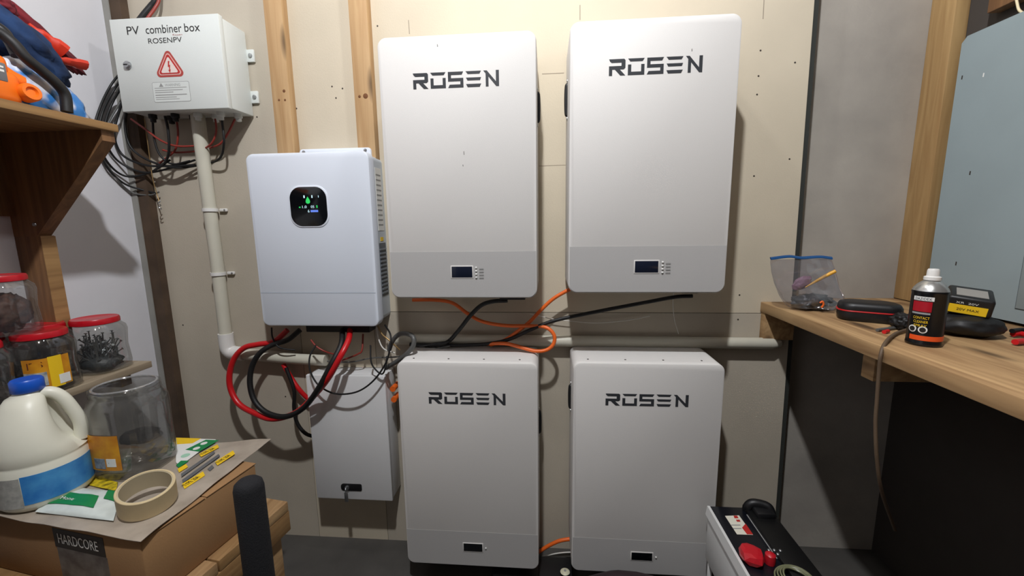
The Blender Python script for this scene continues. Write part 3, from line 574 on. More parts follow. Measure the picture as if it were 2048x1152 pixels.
box('post_lit_face', -1.4905, -1.4885, SY - .040, SY - .002, .872, 1.300, M_ply, t)  # lit side of the post, painted as a lighter face

# things on the shelf: orange power tool, dark cloth, printed bag
t = thing('power_tool', (-1.30, -.62, SZ), 'orange garden power tool with black loop handle at the shelf edge', 'power tool')
OR = mat('tool_orange', (240, 116, 22), .4)
box('housing', -1.335, -1.262, -.85, -.556, SZ + .0005, SZ + .078, OR, t, .018, 3)
box('upper_housing', -1.330, -1.266, -.85, -.572, SZ + .055, SZ + .112, OR, t, .016, 3)
box('badge', -1.2665, -1.2605, -.680, -.586, SZ + .048, SZ + .090, mat('badge_grey', (110, 112, 116), .4), t, .003)
decal('print', [rect(-.660, SZ + .078, -.592, SZ + .082), rect(-.660, SZ + .069, -.592, SZ + .074), rect(-.660, SZ + .058, -.605, SZ + .064)], (-1.2604, 0, 0), EY, EZ, M_paper, t, .0004)
lathe('nozzle', [(.034, -.02), (.030, .0), (.020, .016), (.015, .028), (.012, .034), (.0005, .036)], (-1.30, -.565, SZ + .068), OR, t, 20, axis=(.5, 1, -.1))
cp = lathe('fuel_cap', [(.021, -.01), (.021, .010), (.018, .016), (.012, .016), (.009, .010), (.0005, .010)], (-1.2620, -0.5509, 1.6501), OR, t, 24, axis=(1, -.15, .1))
tube('handle', [(-1.3100, -0.6042, 1.7719), (-1.3000, -0.5652, 1.7856), (-1.2800, -0.5507, 1.7664), (-1.2700, -0.5356, 1.7356), (-1.2650, -0.5099, 1.7142), (-1.2600, -0.4869, 1.6928), (-1.2600, -0.4704, 1.6683), (-1.2600, -0.4725, 1.6255)], .0125, M_rubber, t, 8, 12)
tube('throttle_hose', [(-1.3300, -0.5584, 1.8140), (-1.3100, -0.5419, 1.7958), (-1.2950, -0.5420, 1.7660), (-1.2850, -0.5419, 1.7385)], .012, M_black, t, 6, 10)

M_navy = mat('navy_cloth', (24, 58, 104), .85, rgb2=(14, 26, 50), scale=12, bump=.5, bscale=40)
M_maroon = mat('maroon_cloth', (124, 26, 38), .85, rgb2=(80, 16, 28), scale=14, bump=.5, bscale=40)
t = thing('folded_jacket', (-1.43, -.54, SZ), 'navy and red quilted fabric heaped behind the orange tool', 'clothing')
blob('fabric', (-1.4150, -0.4484, 1.8203), (.058, 0, 0), (0, .115, -.070), (0, .015, .055), M_navy, t, .20, 2.6, 3.0, SZ + .0008)
blob('padding', (-1.45, -.575, SZ + .07), (.06, 0, 0), (0, .10, 0), (0, .0, .07), M_navy, t, .14, 2.2, 6.0, SZ + .0008)
blob('lining', (-1.4450, -0.3721, 1.8732), (.030, 0, 0), (0, .125, -.078), (0, .012, .022), M_maroon, t, .2, 2.6, 8.0)
blob('hood', (-1.4300, -0.4460, 1.8998), (.030, 0, 0), (0, .024, -.004), (0, .0, .022), M_maroon, t, .3, 2.6, 5.0)
M_buck = mat('red_plastic', (206, 52, 30), .4)
for a, b, s in (((-1.4200, -0.4044, 1.8711), (-1.4000, -0.3362, 1.8269), .024), ((-1.3900, -0.3686, 1.7986), (-1.3850, -0.2931, 1.8073), .016)):
    vs, fs = tube_geo(spline([a, Vector(a).lerp(Vector(b), .3), Vector(a).lerp(Vector(b), .7), b], 3), [s * .55] * 3 + [s * .8] * 3 + [s * 1.05] * 3 + [s], 8, .6); link('buckle', vs, fs, M_buck, t, 40)

def printed_bag_mat():
    mt, nt, b = nodes_of('printed_plastic')
    tc = nt.nodes.new('ShaderNodeTexCoord'); n = nt.nodes.new('ShaderNodeTexVoronoi'); n.inputs['Scale'].default_value = 26
    nt.links.new(tc.outputs['Object'], n.inputs['Vector'])
    sx = nt.nodes.new('ShaderNodeSeparateXYZ'); nt.links.new(tc.outputs['Object'], sx.inputs[0])
    r = nt.nodes.new('ShaderNodeValToRGB'); r.color_ramp.interpolation = 'CONSTANT'
    r.color_ramp.elements[0].color = (.8, .82, .86, 1); r.color_ramp.elements[1].color = lin((28, 104, 190)); r.color_ramp.elements[1].position = .30
    nt.links.new(n.outputs['Distance'], r.inputs[0])
    r3 = nt.nodes.new('ShaderNodeValToRGB'); r3.color_ramp.elements[0].color = (0, 0, 0, 1); r3.color_ramp.elements[1].color = (1, 1, 1, 1)
    r3.color_ramp.elements[0].position = .49; r3.color_ramp.elements[1].position = .52
    mth = nt.nodes.new('ShaderNodeMath'); mth.operation = 'MULTIPLY_ADD'; mth.inputs[1].default_value = 6.0; mth.inputs[2].default_value = 0.53
    nt.links.new(sx.outputs['Z'], mth.inputs[0]); nt.links.new(mth.outputs[0], r3.inputs[0])
    r4 = nt.nodes.new('ShaderNodeValToRGB'); r4.color_ramp.elements[0].color = lin((216, 220, 232)); r4.color_ramp.elements[1].color = lin((60, 130, 205)); r4.color_ramp.elements[0].position = .42; r4.color_ramp.elements[1].position = .56
    n4 = nt.nodes.new('ShaderNodeTexNoise'); n4.inputs['Scale'].default_value = 22; nt.links.new(tc.outputs['Object'], n4.inputs['Vector']); nt.links.new(n4.outputs['Fac'], r4.inputs[0])
    mx = nt.nodes.new('ShaderNodeMixRGB'); nt.links.new(r3.outputs[0], mx.inputs[0]); nt.links.new(r.outputs[0], mx.inputs[1]); nt.links.new(r4.outputs[0], mx.inputs[2])
    nt.links.new(mx.outputs[0], b.inputs['Base Color']); b.inputs['Roughness'].default_value = .3
    return mt
o = blob('plastic_sack', (-1.320, -.468, SZ + .056), (.036, 0, 0), (0, .094, -.040), (0, .010, .056), printed_bag_mat(), None, .12, 2.4, 2.0, SZ + .0005)
tag(o, 'crumpled blue and white plastic sack at far end of upper shelf', 'bag')

# ------------------------------------------------------------------ lower shelf with jars
t = thing('wall_shelf', (XL, -.9, .85), 'low weathered shelf on left wall holding red-lidded jars', 'shelf')
M_oldwood = wood('weathered_board', (176, 162, 140), (138, 122, 100), 'Y', knots=False)
box('shelf_board', XL, -1.352, -1.6, -.262, .848, .87, M_oldwood, t, .002)
box('shelf_bracket', XL, -1.40, -.33, -.295, .80, .848, M_brown, t, .002)
box('shelf_bracket', XL, -1.40, -1.2, -1.165, .80, .848, M_brown, t, .002)
def jar(name, c, r, h, label, fill, lidm=M_lidred, lab=None, seed=1, ftype='blob'):
    x, y, z = c
    t = thing(name, c, label, 'jar', 'red-lidded jars on the low shelf')
    pr = [(r * .80, .001), (r * .97, .006), (r, .02), (r * .97, h * .30), (r * .94, h * .45), (r * .97, h * .6), (r, h * .74), (r * .96, h * .82), (r * .82, h * .88), (r * .80, h * .9)]
    lathe('glass_body', pr, c, M_clear, t, 36, sq=.9, smooth=180)
    lid = lathe('lid', [(r * .86, h * .895), (r * .90, h * .905), (r * .90, h * .97), (r * .86, h), (r * .80, h), (r * .76, h * .992), (.0005, h * .992)], c, lidm, t, 40)
    if fill:
        fm, fh = fill
        if ftype == 'nails':
            rnd = random.Random(seed); parts = []
            for k in range(130):
                a = rnd.uniform(0, 6.28); rr = r * .8 * math.sqrt(rnd.random()); L = rnd.uniform(.03, .055)
                p = Vector((x + rr * math.cos(a) * .8, y + rr * math.sin(a) * .8, z + .012 + rnd.random() * fh * .7)); d = Vector((rnd.uniform(-.7, .7), rnd.uniform(-.7, .7), rnd.uniform(.25, 1))).normalized()
                e = p + d * L
                if (e - Vector((x, y, e.z))).length > r * .88: e = p + Vector((0, 0, 1)) * L
                parts.append(tube_geo([p, e], .0019, 5)); parts.append(tube_geo([e, e + (e - p).normalized() * .0015], .0042, 6))
            vs, fs = join(parts); o = link('contents', vs, fs, fm, t); o['kind'] = 'stuff'
            vs, fs = blob_geo((x, y, z + fh * .3), (r * .78, 0, 0), (0, r * .78, 0), (0, 0, fh * .3), .15, 3, seed, 3); o = link('contents', vs, fs, mat('nail_heap', (58, 62, 64), .45, var=.5, scale=60, bump=.6, bscale=80), t, 180); o['kind'] = 'stuff'
        else:
            vs, fs = blob_geo((x, y, z + .006 + fh / 2), (r * .84, 0, 0), (0, r * .84, 0), (0, 0, fh / 2), .18, 3.5, seed, 4); o = link('contents', vs, fs, fm, t, 180); o['kind'] = 'stuff'
    return t
def curved_patch(name, c, r, a0, a1, z0, z1, m, parent, sq=0.0, n=14, tilt=0.0):
    V, F = [], []
    for k in range(n + 1):
        a = math.radians(a0 + (a1 - a0) * k / n); s = 1.0
        if sq > 0: e = 2 + sq; s = (abs(math.cos(a)) ** e + abs(math.sin(a)) ** e) ** (-1 / e)
        dz = tilt * k / n
        for rr, zz in ((r, z0), (r, z1), (r + .0006, z1), (r + .0006, z0)): V.append((c[0] + math.cos(a) * rr * s, c[1] + math.sin(a) * rr * s, zz + dz))
    for k in range(n):
        for q in range(4): F.append([k * 4 + q, k * 4 + (q + 1) % 4, (k + 1) * 4 + (q + 1) % 4, (k + 1) * 4 + q])
    F.append([3, 2, 1, 0]); F.append([n * 4 + q for q in range(4)])
    return link(name, V, F, m, parent, 60)
M_dk = mat('dark_hardware', (60, 54, 50), .5, var=.6, scale=50, bump=.7, bscale=70)
M_rust = mat('brown_hardware', (96, 62, 48), .6, rgb2=(44, 34, 34), scale=45, bump=.7, bscale=60)
M_nails = mat('zinc_nails', (120, 124, 126), .35, metal=.7)
jar('storage_jar', (-1.432, -.350, .87), .066, .172, 'red-lidded jar of long nails at far end of low shelf', (M_nails, .09), ftype='nails', seed=3)
j2 = jar('storage_jar', (-1.415, -.510, .87), .062, .172, 'red-lidded jar with an orange and yellow label, behind the white jug', (M_dk, .085), seed=5)
l = curved_patch('label', (-1.415, -.510), .0640, -75, 8, .892, .975, M_amber, j2, .9)
curved_patch('label_stripe', (-1.415, -.510), .0650, -32, -8, .890, .977, M_yellow, l, .9)
curved_patch('label_patch', (-1.415, -.510), .0656, -18, 4, .896, .922, M_paper, l, .9)
curved_patch('label_patch', (-1.415, -.510), .0652, -74, -36, .900, .938, mat('label_pale', (200, 200, 192), .5, rgb2=(120, 130, 140), scale=60), l, .9)
a_ = math.radians(-52)
text('lettering', 'ITS', (-1.415 + .067 * math.cos(a_) - .012 * .79, -.510 + .067 * math.sin(a_) - .012 * .62 - .004, .952), (math.sin(-a_), math.cos(a_), 0), EZ, .030, mat('label_brown', (90, 40, 14), .6), l, .016)
jar('storage_jar', (-1.425, -.650, .87), .062, .172, 'red-lidded jar cut off by left edge of picture', (M_dk, .05), seed=9)
jar('storage_jar', (-1.508, -.440, .87), .0605, .172, 'red-lidded jar half hidden against the wall, behind the nail jar', (M_dk, .07), seed=12)
jar('storage_jar', (-1.510, -.585, .87), .0605, .172, 'red-lidded jar against the wall, carrying another jar on top', (M_dk, .07), seed=14)
jar('storage_jar', (-1.455, -.548, 1.0425), .060, .160, 'red-lidded jar of brown hardware stacked on top of others', (M_rust, .105), seed=15)

# ------------------------------------------------------------------ work stand with cardboard box
RZ = Matrix.Translation(Vector((-.868, -.802, 0))) @ Matrix.Rotation(math.radians(-8.5), 4, 'Z')
def W_(x, y, z): return RZ @ Vector((x, y, z))
t = thing('wooden_stand', W_(-.25, .15, 0), 'rough wooden stand under the cardboard box', 'table')
for k in range(4): box('top_plank', -.52, .035, -.10 + k * .117, .013 + k * .117, .468, .5, M_bench if k % 2 else M_ply, t, .003, M=RZ)
box('apron', .0, .035, -.10, .365, .405, .468, M_ply, t, .002, M=RZ)
for x in (-.50, -.02):
    for y in (-.07, .30): box('leg', x, x + .04, y, y + .04, 0, .468, M_bench, t, .002, M=RZ)
t = thing('cardboard_box', W_(-.225, .15, .5), 'brown cardboard box with black label lettered HARDCORE, under plastic bag', 'box')
box('carton', -.50, 0, 0, .30, .5005, .655, M_card, t, .004, M=RZ)
for y0, y1, s in ((-.002, .148, 0), (.152, .302, 0)): box('top_flap', -.501, .001, y0, y1, .655, .658, M_card, t, .001, M=RZ)
rot = RZ.to_3x3(); RX, RY = rot @ EX, rot @ EY
lb = decal('label', [rect(-.262, .600, -.108, .648)], W_(0, 0, 0), RX, EZ, M_ink, t, .0008)
decal('label_lower', [rect(-.258, .505, -.106, .599)], W_(0, 0, 0), RX, EZ, mat('label_grey', (112, 108, 104), .6, rgb2=(70, 62, 60), scale=30), t, .0008)
text('lettering', 'HARDCORE', W_(-.248, -.001, .612), RX, EZ, .122, M_paper, lb, .026)

# plastic sheet lying on the box
def quad_sheet(A, B, C, D, n=26, amp=.0045, th=.0012, seed=0):
    A, B, C, D = map(Vector, (A, B, C, D)); V = []; F = []
    for lay in (0, 1):
        for i in range(n + 1):
            for j in range(n + 1):
                u, v = i / n, j / n
                p = A * (1 - u) * (1 - v) + B * u * (1 - v) + C * u * v + D * (1 - u) * v
                p = p + EZ * (amp * (1 + noise.noise(Vector((u * 5 + seed, v * 5, 0)))) + lay * th); V.append(p)
    N = (n + 1) ** 2
    for lay in (0, 1):
        for i in range(n):
            for j in range(n):
                a = lay * N + i * (n + 1) + j; q = [a, a + n + 1, a + n + 2, a + 1]; F.append(q if lay else q[::-1])
    ed = [i * (n + 1) for i in range(n + 1)] + [n * (n + 1) + j for j in range(1, n + 1)] + [i * (n + 1) + n for i in range(n - 1, -1, -1)] + [j for j in range(n - 1, 0, -1)]
    for k in range(len(ed)): a, b = ed[k], ed[(k + 1) % len(ed)]; F.append([a, b, b + N, a + N])
    return V, F
t = thing('plastic_bag', W_(-.2, .15, .6585), 'flat cloudy plastic bag with green and yellow print on cardboard box', 'bag')
vs, fs = quad_sheet((-1.3296, -0.7499, 0.6590), (-0.8584, -0.8086, 0.6590), (-0.8579, -0.3837, 0.6590), (-1.3246, -0.4799, 0.6590)); link('bag_film', vs, fs, mat('cloudy_film', (176, 164, 150), .35, rgb2=(150, 138, 124), scale=14, bump=.3, bscale=30), t, 60)
def flat(name, pts, m, par, dz=.0):
    pts = [Vector(p) + EZ * dz for p in pts]; vs, fs = layers_geo([pts, [p + EZ * .0006 for p in pts]]); return link(name, vs, fs, m, par)
cd = flat('printed_card', [(-1.1603, -0.4020, 0.6680), (-1.0252, -0.4035, 0.6680), (-1.0132, -0.5456, 0.6680), (-1.0397, -0.5301, 0.6680)], M_paper, t)
flat('print', [(-1.1603, -0.4020, 0.6680), (-1.0765, -0.4019, 0.6680), (-1.0794, -0.4304, 0.6680), (-1.1225, -0.4386, 0.6680)], M_yellow, cd, .0007)
flat('print', [(-1.0691, -0.4666, 0.6680), (-1.0544, -0.4082, 0.6680), (-1.0110, -0.4087, 0.6680), (-1.0192, -0.4746, 0.6680)], M_green, cd, .0007)
flat('print', [(-1.0266, -0.5440, 0.6680), (-1.0319, -0.5222, 0.6680), (-1.0089, -0.5208, 0.6680), (-1.0076, -0.5548, 0.6680)], M_green, cd, .0007)
for c in ((-1.0416, -0.4581, 0.6688), (-1.0424, -0.4296, 0.6688)): lathe('emblem', [(.009, 0), (.009, .0008), (.0005, .0009)], c, M_paper, cd, 14)
lathe('emblem', [(.011, 0), (.011, .0006), (.0005, .0007)], (-1.0422, -0.4959, 0.6688), mat('pale_green', (160, 205, 180), .5), cd, 14)
for q, s in (([(-0.9370, -0.6214, 0.6680), (-0.9128, -0.6403, 0.6680), (-0.9068, -0.5830, 0.6680), (-0.9271, -0.5662, 0.6680)], 1), ([(-0.9302, -0.5211, 0.6680), (-0.9096, -0.5370, 0.6680), (-0.9038, -0.4786, 0.6680), (-0.9239, -0.4609, 0.6680)], 1), ([(-1.0103, -0.4848, 0.6680), (-0.9913, -0.4994, 0.6680), (-0.9790, -0.4475, 0.6680), (-0.9971, -0.4314, 0.6680)], 1), ([(-1.0076, -0.5595, 0.6680), (-0.9891, -0.5745, 0.6680), (-0.9865, -0.5488, 0.6680), (-1.0046, -0.5354, 0.6680)], 0)):
    st = flat('yellow_strip', q, M_yellow, t)
    if s:
        a, b, c = Vector(q[1]), Vector(q[2]), Vector(q[0]); d = b - a; e = (c - a); ey = (e - d * (e.dot(d) / d.dot(d)))
        text('lettering', 'TYPE 20A', a + d * .14 + ey * .22 + EZ * .0008, d, ey, d.length * .72, M_ink, st, ey.length * .55)
for q in ([(-0.9518, -0.6054, 0.6680), (-0.9381, -0.6173, 0.6680), (-0.9399, -0.4912, 0.6680), (-0.9525, -0.4814, 0.6680)], [(-0.9777, -0.5806, 0.6680), (-0.9646, -0.5932, 0.6680), (-0.9671, -0.4769, 0.6680), (-0.9788, -0.4668, 0.6680)], [(-0.9242, -0.5545, 0.6680), (-0.9098, -0.5629, 0.6680), (-0.9118, -0.5467, 0.6680), (-0.9270, -0.5356, 0.6680)]):
    flat('print', q, mat('print_grey', (96, 98, 100), .5), t)
flat('yellow_print', [(-1.2862, -0.6215, 0.6680), (-1.2945, -0.5767, 0.6680), (-1.1116, -0.6258, 0.6680), (-1.0808, -0.6587, 0.6680)], mat('yellow_black_print', (224, 196, 34), .5, rgb2=(60, 54, 20), scale=60), t)

t = thing('sachet', (-1.1469, -0.6972, 0.6680), 'green and white sealed packet lying in front of big jar', 'packet')
pq = [Vector((-1.1928, -0.7435, 0.6685)), Vector((-0.9753, -0.7593, 0.6685)), Vector((-1.0619, -0.6621, 0.6685)), Vector((-1.2411, -0.6491, 0.6685))]
def pillow(A, B, C, D, h, n=14):
    V, F = [], []
    for lay in (0, 1):
        for i in range(n + 1):
            for j in range(n + 1):
                u, v = i / n, j / n; p = A * (1 - u) * (1 - v) + B * u * (1 - v) + C * u * v + D * (1 - u) * v
                z = (math.sin(math.pi * u) * math.sin(math.pi * v)) ** .5 * h * (1 + .25 * noise.noise(Vector((u * 6, v * 6, 1)))) if lay else 0
                V.append(p + EZ * (z + lay * .0006))
    N = (n + 1) ** 2
    for lay in (0, 1):
        for i in range(n):
            for j in range(n): a = lay * N + i * (n + 1) + j; q = [a, a + n + 1, a + n + 2, a + 1]; F.append(q if lay else q[::-1])
    ed = [i * (n + 1) for i in range(n + 1)] + [n * (n + 1) + j for j in range(1, n + 1)] + [i * (n + 1) + n for i in range(n - 1, -1, -1)] + [j for j in range(n - 1, 0, -1)]
    for k in range(len(ed)): a, b = ed[k], ed[(k + 1) % len(ed)]; F.append([a, b, b + N, a + N])
    return V, F
vs, fs = pillow(*pq, .012); link('wrapper', vs, fs, mat('wrapper_white', (214, 222, 218), .3, var=.12, scale=40), t, 60)
def onp(u, v, dz=.0):
    A, B, C, D = pq; p = A * (1 - u) * (1 - v) + B * u * (1 - v) + C * u * v + D * (1 - u) * v
    return p + EZ * ((math.sin(math.pi * u) * math.sin(math.pi * v)) ** .5 * .012 * (1 + .25 * noise.noise(Vector((u * 6, v * 6, 1)))) + .0024 + dz)
def strip_on(name, u0, u1, v0, v1, m, par, n=14, k=8):
    V = [onp(u0 + (u1 - u0) * a / n, v0 + (v1 - v0) * b / k) for b in range(k + 1) for a in range(n + 1)]; F = []
    for b in range(k):
        for a in range(n): q = b * (n + 1) + a; F.append([q, q + 1, q + n + 2, q + n + 1])
    return link(name, V, F, m, par, 180)
g_ = strip_on('print', .04, .72, .22, .62, M_green, t)
strip_on('print', .80, .97, .55, .95, M_green, t)
text('lettering', 'Monella', onp(.22, .36, .0016), (pq[1] - pq[0]), (pq[3] - pq[0]), .052, M_paper, g_, .012)

# masking tape roll
tp = Vector((-0.9464, -0.7030, 0.6655)); tp.z = .6655
t = thing('tape_roll', tp, 'roll of cream masking tape lying on the plastic bag', 'tape')
vs, fs = [], []
R0, R1, HH = .055, .0475, .047
TT = Matrix.Translation(tp) @ Matrix.Rotation(math.radians(13), 4, Vector((.66, .75, 0))) @ Matrix.Translation(Vector((0, 0, R0 * math.sin(math.radians(13)))))
rings = [[TT @ Vector((math.cos(a) * r, math.sin(a) * r, h)) for a in [2 * math.pi * k / 48 for k in range(48)]] for r, h in ((R0, 0), (R0, HH), (R0 - .001, HH + .001), (R1 + .002, HH + .001), (R1 + .002, 0))]
vs, fs = layers_geo(rings + [rings[0]], False); link('tape', vs, fs, mat('masking_tape', (206, 186, 146), .6, var=.1, scale=30), t, 40)
rings = [[TT @ Vector((math.cos(a) * r, math.sin(a) * r, h)) for a in [2 * math.pi * k / 48 for k in range(48)]] for r, h in ((R1 + .0018, .001), (R1 + .0018, HH), (R1, HH), (R1, .001))]
vs, fs = layers_geo(rings + [rings[0]], False); link('core', vs, fs, mat('tape_core', (190, 178, 150), .7), t, 40)

# big empty jar
bj = Vector((-1.1354, -0.5481, 0.6665)); bj.z = .6665
t = thing('empty_jar', bj, 'big clear plastic jar without a lid, amber label, beside the white jug', 'jar')
r, h = .079, .238
pr = [(r * .05, .0), (r * .85, .0), (r * .97, .008), (r, .03), (r * .985, h * .5), (r, h * .74), (r * .98, h * .82), (r * .88, h * .90), (r * .84, h * .92), (r * .86, h * .935), (r * .85, h), (r * .82, h), (r * .81, h * .92), (r * .95, h * .8), (r * .97, .03), (r * .82, .004), (r * .05, .003)]
rings = []
vs, fs = lathe_geo(pr, bj, 40, None, .8); link('jar_body', vs, fs, M_clear, t, 180)
l = curved_patch('label', bj, r * 1.005, -138, -62, .6665 + .035, .6665 + .130, M_amber, t, .8)
curved_patch('label_edge', bj, r * 1.010, -138, -122, .6665 + .034, .6665 + .129, mat('label_orange', (214, 128, 18), .5), l, .8)
curved_patch('label_patch', bj, r * 1.012, -112, -90, .6665 + .040, .6665 + .068, mat('barcode_grey', (150, 155, 160), .5, rgb2=(86, 92, 100), scale=80), l, .8)
rp = curved_patch('label_patch', bj, r * 1.012, -87, -70, .6665 + .046, .6665 + .068, M_paper, l, .8)
for k in range(3):
    a0 = -72 + 0; c_ = math.radians(-78); rr = r * 1.02
    p0 = bj + Vector((math.cos(c_) * rr, math.sin(c_) * rr, .057)); ex = Vector((-math.sin(c_), math.cos(c_), 0))
    b = math.radians(90 + 120 * k); cs, sn = math.cos(b), math.sin(b)
    decal('recycling_arrow', [[((cs * x - sn * y) * .001, (sn * x + cs * y) * .001) for x, y in ((3, -4), (6, -4), (6, 4), (3, 4))]], p0, ex, EZ, M_ink, rp, .0004)
rg = [[bj + Vector((math.cos(a) * (r * .835 + .003 * math.cos(b)), math.sin(a) * (r * .835 + .003 * math.cos(b)), h + .003 * math.sin(b))) for a in [2 * math.pi * k / 40 for k in range(40)]] for b in [2 * math.pi * q / 8 for q in range(9)]]
vs, fs = layers_geo(rg, False); link('rim', vs, fs, clear('clear_rim', (220, 220, 220), .15, .1, .25), t, 180)
vs, fs = blob_geo(bj + Vector((.012, .01, .085)), (.050, 0, 0), (0, .040, 0), (0, 0, .016), .2, 2, 4, 3); link('dark_rag', vs, fs, mat('dark_inner', (46, 42, 42), .7), t, 180)

# white jug with blue cap
jg = Vector((-1.25, -.672, .6665))
t = thing('plastic_jug', jg, 'white plastic jug with blue cap and blue label at the picture edge', 'jug')
r = .085
hd = Vector((.78, .62, 0)).normalized()
pr = [(.005, 0), (r * .9, 0), (r, .012), (r, .104), (r * .98, .107), (r * .98, .112), (r * 1.0, .116), (r * .99, .140), (r * .95, .162), (r * .87, .190), (r * .75, .216), (r * .62, .238), (r * .48, .256), (r * .36, .262), (.026, .267), (.024, .271), (.024, .282), (.003, .282)]
vs, fs = lathe_geo(pr, jg, 64)
for v in vs:
    d = v - jg; h_ = d.z
    if .125 < h_ < .275:
        q = Vector((d.x, d.y, 0)); c_ = max(0, q.normalized().dot(hd)) ** 3
        k_ = 1 - .62 * c_ * math.sin(math.pi * (h_ - .125) / .150) ** .7
        v.x, v.y = jg.x + d.x * k_, jg.y + d.y * k_
HD = mat('hdpe_white', (226, 224, 208), .4, var=.06, scale=10)
link('body', vs, fs, HD, t, 60)
lathe('cap', [(.027, .270), (.029, .272), (.029, .296), (.026, .300), (.0005, .300)], jg, mat('cap_blue', (22, 84, 190), .35), t, 28)
tube('handle', [jg + hd * .010 + EZ * .256, jg + hd * .034 + EZ * .258, jg + hd * .052 + EZ * .242, jg + hd * .066 + EZ * .210, jg + hd * .077 + EZ * .168, jg + hd * .074 + EZ * .125], .0140, HD, t, 8, 14)
curved_patch('label', jg, r + .0004, -62, 70, .6665 + .020, .6665 + .090, mat('label_blue', (74, 150, 208), .45, rgb2=(40, 112, 186), scale=25), t)
curved_patch('label', jg, r + .0004, -130, -63, .6665 + .015, .6665 + .088, mat('label_grey_white', (176, 176, 170), .5, rgb2=(150, 150, 146), scale=90), t)

# black foam covered post
t = thing('foam_post', (-.690, -.70, 0), 'black foam covered upright post in front of cardboard box', 'post')
lathe('foam_sleeve', [(.002, .742), (.022, .741), (.029, .734), (.0315, .722), (.0320, .40), (.0320, .30), (.02, .298)], (-.690, -.70, 0), M_foam, t, 28, smooth=60)
lathe('pole', [(.017, .0), (.017, .31)], (-.690, -.70, 0), M_black, t, 16)
lathe('foot', [(.06, 0), (.06, .012), (.02, .03), (.017, .03)], (-.690, -.70, 0), M_black, t, 24)

# ------------------------------------------------------------------ work bench on the right
BZ = 1.0312
t = thing('work_bench', (1.03, -.7, .89), 'pine work bench top along right wall, with spray can on it', 'workbench')
box('bench_top', .762, 1.303, -1.75, -.001, BZ - .036, BZ, M_bench, t, .003)
box('bench_end', .905, 1.261, -.002, .074, BZ - .036, BZ, M_bench, t, .002)
box('ledger', .766, .868, -.030, -.001, .898, BZ - .036, M_bench, t, .002)
box('ledger', 1.265, 1.303, -1.75, -.05, .90, BZ - .036, M_bench, t, .002)
for y in (-.47, -1.15): box('joist', .795, 1.265, y - .02, y + .02, .925, BZ - .036, M_bench, t, .002)
box('leg', .82, .90, -1.70, -1.62, 0, BZ - .036, M_bench, t, .002)

# electrical panel
t = thing('breaker_panel', (1.30, -.3, 1.04), 'blue-grey breaker panel on the right wall above work bench', 'electrical panel')
vs, fs = layers_geo([[(1.3045, y, z) for y, z in ((-.067, 1.040), (-.067, 1.838), (-.082, 1.853), (-.60, 1.853), (-.60, 1.040))], [(1.25, y, z) for y, z in ((-.067, 1.040), (-.067, 1.838), (-.082, 1.853), (-.60, 1.853), (-.60, 1.040))]]); link('cover', vs, fs, M_panel, t)
dr = box('panel_door', 1.2475, 1.2502, -.575, -.3335, 1.078, 1.80, M_panel, t, .0008)
box('door_gap', 1.2492, 1.2503, -.578, -.3312, 1.0755, 1.8025, mat('gap_dark', (70, 80, 84), .7), t)
box('latch', 1.2455, 1.2478, -.352, -.3475 + .006, 1.425, 1.472, mat('teal_plastic', (24, 84, 104), .4), dr, .0008)
for p, m_ in (((1.2498, -0.0839, 1.7365), M_nail), ((1.2498, -0.1530, 1.4489), M_nail), ((1.2498, -0.1488, 1.7224), M_paper), ((1.2498, -0.1525, 1.1800), M_nail)):
    decal('scratch', [[(-.0016, -.005), (.0016, -.006), (.0022, .005), (-.001, .006)]], p, -EY, EZ, m_, t, .0006)
o = blob('plastic_sheeting', (1.292, -.45, 2.12), (.010, 0, 0), (0, .26, 0), (0, 0, .30), mat('sheeting_white', (206, 210, 218), .3, rgb2=(160, 166, 176), scale=14, bump=.6, bscale=30), None, .12, 5, 2)
tag(o, 'crinkled white plastic sheeting on right wall above the panel', 'plastic sheet')
cable('thin_wire', [(1.2700, -0.1779, 1.9287), (1.2700, -0.1885, 1.8926), (1.2700, -0.1998, 1.8663), (1.2700, -0.2268, 1.8443)], .003, mat('cream_wire', (222, 208, 170), .5), 'cream wire over plastic sheeting at top right corner', 'wire')

# zip bag
t = thing('zip_bag', (0.8612, -0.1160, 1.0320), 'clear zip bag with blue seal on far end of bench', 'bag')
by = -.135
L_ = [Vector((0.7150, -0.1350, 1.1940)), Vector((0.7214, -0.1350, 1.1521)), Vector((0.7414, -0.1350, 1.0950)), Vector((0.7646, -0.1350, 1.0571)), Vector((0.7831, -0.1350, 1.0390))]
R_ = [Vector((0.9008, -0.1350, 1.1960)), Vector((0.9173, -0.1350, 1.1513)), Vector((0.9343, -0.1350, 1.1030)), Vector((0.9532, -0.1350, 1.0657)), Vector((0.9374, -0.1350, 1.0428))]
Ls, Rs = spline(L_, 5), spline(R_, 5); n = len(Ls); V, F = [], []; K = 16
for s in (-1, 1):
    for i in range(n):
        for j in range(K + 1):
            u = j / K; v = i / (n - 1); p = Ls[i].lerp(Rs[i], u)
            p = p + EY * (s * .050 * math.sin(math.pi * u) ** .7 * (v ** .8) * (1 + .5 * noise.noise(Vector((u * 4, v * 4, s)))) + .006 * noise.noise(Vector((u * 7, v * 7, 3))))
            p.z = max(p.z, BZ + .0006); V.append(p)
for s in (0, 1):
    for i in range(n - 1):
        for j in range(K): a = s * n * (K + 1) + i * (K + 1) + j; q = [a, a + 1, a + K + 2, a + K + 1]; F.append(q if s else q[::-1])
N = n * (K + 1)
for i in range(n - 1):
    for j in (0, K): a = i * (K + 1) + j; F.append([a, a + K + 1, a + K + 1 + N, a + N])
for j in range(K): a = (n - 1) * (K + 1) + j; F.append([a, a + 1, a + 1 + N, a + N])
link('bag_film', V, F, M_bag, t, 180)
